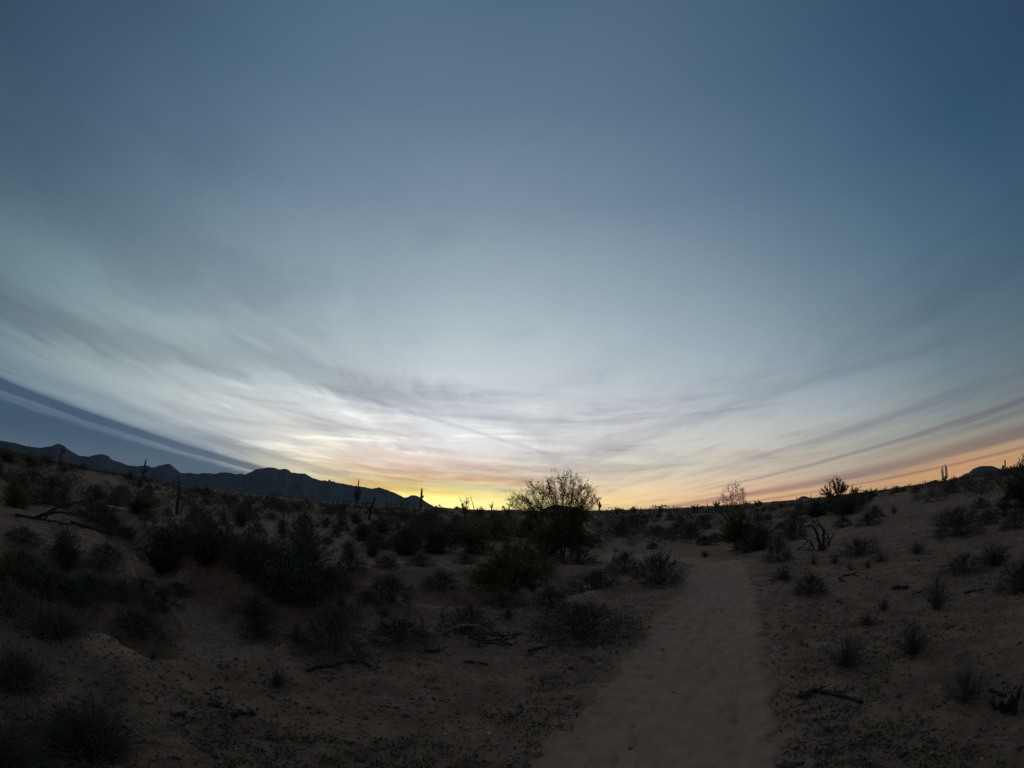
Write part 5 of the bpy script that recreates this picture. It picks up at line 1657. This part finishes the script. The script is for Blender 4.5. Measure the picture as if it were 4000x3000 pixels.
x, y, z, r = ground_pts(9000, 1.6, 18.0, rg, keep=lambda x, y, r: (trail_info(x, y)[0] > 0.75) & (fbm(x / 0.9, y / 0.9, 3, 93) > -0.05))
n = len(x)
sz = (0.006 + 0.022 * rg.uniform(size=n) ** 3) * (0.85 + 0.04 * r)
Vj = V0[None] * rg.uniform(0.6, 1.25, (n, 6, 3)) * sz[:, None, None] * np.array((1.2, 0.9, 0.55)) + np.stack([x, y, z + sz * 0.15], -1)[:, None]
me = mesh_from('soil_clods', Vj.reshape(-1, 3), None, (T0[None] + (np.arange(n) * 6)[:, None, None]).reshape(-1, 3))
tag(link('soil_clods', me, M_DARKSTONE), 'dark crumbs of soil strewn over the sand', 'soil crumbs', None, 'stuff')


def green_zone(x, y, r):
    d, _ = trail_info(x, y)
    e = fbm(x / 0.8, y / 0.8, 3, 88)
    near_edge = np.exp(-((d - 0.95) / 0.75) ** 2)
    return (d > 0.62 + 0.2 * rg.uniform(size=len(x))) & (e + 0.55 * near_edge + 0.1 + 0.28 * sstep(-x, 3.0, 4.5) > 0.30) & (r > 1.5)


x, y, z, r = ground_pts(18000, 1.7, 15.0, rg, keep=green_zone)
S = Soup()
n = len(x)
base = np.stack([x, y, z], -1)
for q in range(6):
    S.leaves(base + rg.normal(size=(n, 3)) * np.array((0.018, 0.018, 0.0)) * (1 + 0.1 * r[:, None]) + np.array((0, 0, 0.002)), 0.028, rg, 0.5, 0.35)
tag(link('ground_cover', S.mesh('ground_cover'), M_WEED), 'thin mat of tiny green annuals along the trail sides', 'ground cover', None, 'stuff')


def litter_zone(x, y, r):
    d, _ = trail_info(x, y)
    return (d > 0.7) & (fbm(x / 0.6, y / 0.6, 3, 91) > 0.10)


x, y, z, r = ground_pts(9000, 1.6, 14.0, rg, keep=litter_zone)
under = [(q[0] + t_[0] * q[2], q[1] + t_[1] * q[2]) for q in PLACED if math.hypot(q[0], q[1]) < 15 and q[2] > 0.15 for t_ in rg.normal(size=(int(60 + 160 * q[2]), 2)) * 0.62]
ux_, uy_ = np.array(under).T
k_ = trail_info(ux_, uy_)[0] > 0.7
ux_, uy_ = ux_[k_], uy_[k_]
x, y, z = np.concatenate([x, ux_]), np.concatenate([y, uy_]), np.concatenate([z, height(ux_, uy_)])
S = Soup()
n = len(x)
base = np.stack([x, y, z + 0.004], -1)
S.leaves(base, 0.030, rg, -0.1, 0.5)
S.leaves(base[::2] + rg.normal(size=base[::2].shape) * np.array((0.03, 0.03, 0.002)), 0.07, rg, 0.0, 0.07)
S.leaves(base[::3] + rg.normal(size=base[::3].shape) * np.array((0.05, 0.05, 0.002)), 0.09, rg, 0.15, 0.05)
tag(link('plant_litter', S.mesh('plant_litter'), M_LITTER), 'dry leaf crumbs and twig scraps scattered over the sand', 'litter', None, 'stuff')

# ------------------------------------------------------------------ thin dusk air between here and the mountains
hz, hnb, hp = new_mat("dusk_air")
hz.node_tree.nodes.clear()
pv = hnb.n('ShaderNodeVolumePrincipled')
pv.inputs['Color'].default_value = (0.62, 0.74, 1.0, 1)
pv.inputs['Density'].default_value = 2.3e-5
mo = hnb.n('ShaderNodeOutputMaterial')
hz.node_tree.links.new(pv.outputs[0], mo.inputs['Volume'])
X0, Y0, X1, Y1, Z0, Z1 = -8000.0, -8000.0, 8000.0, 8000.0, -24.0, 640.0
Vh = [(x_, y_, z_) for z_ in (Z0, Z1) for x_, y_ in ((X0, Y0), (X1, Y0), (X1, Y1), (X0, Y1))]
hm = mesh_from('haze', Vh, [(3, 2, 1, 0), (4, 5, 6, 7), (0, 1, 5, 4), (1, 2, 6, 5), (2, 3, 7, 6), (3, 0, 4, 7)])
tag(link('haze', hm, hz), 'thin blue dusk air over the whole plain', 'haze', None, 'stuff')
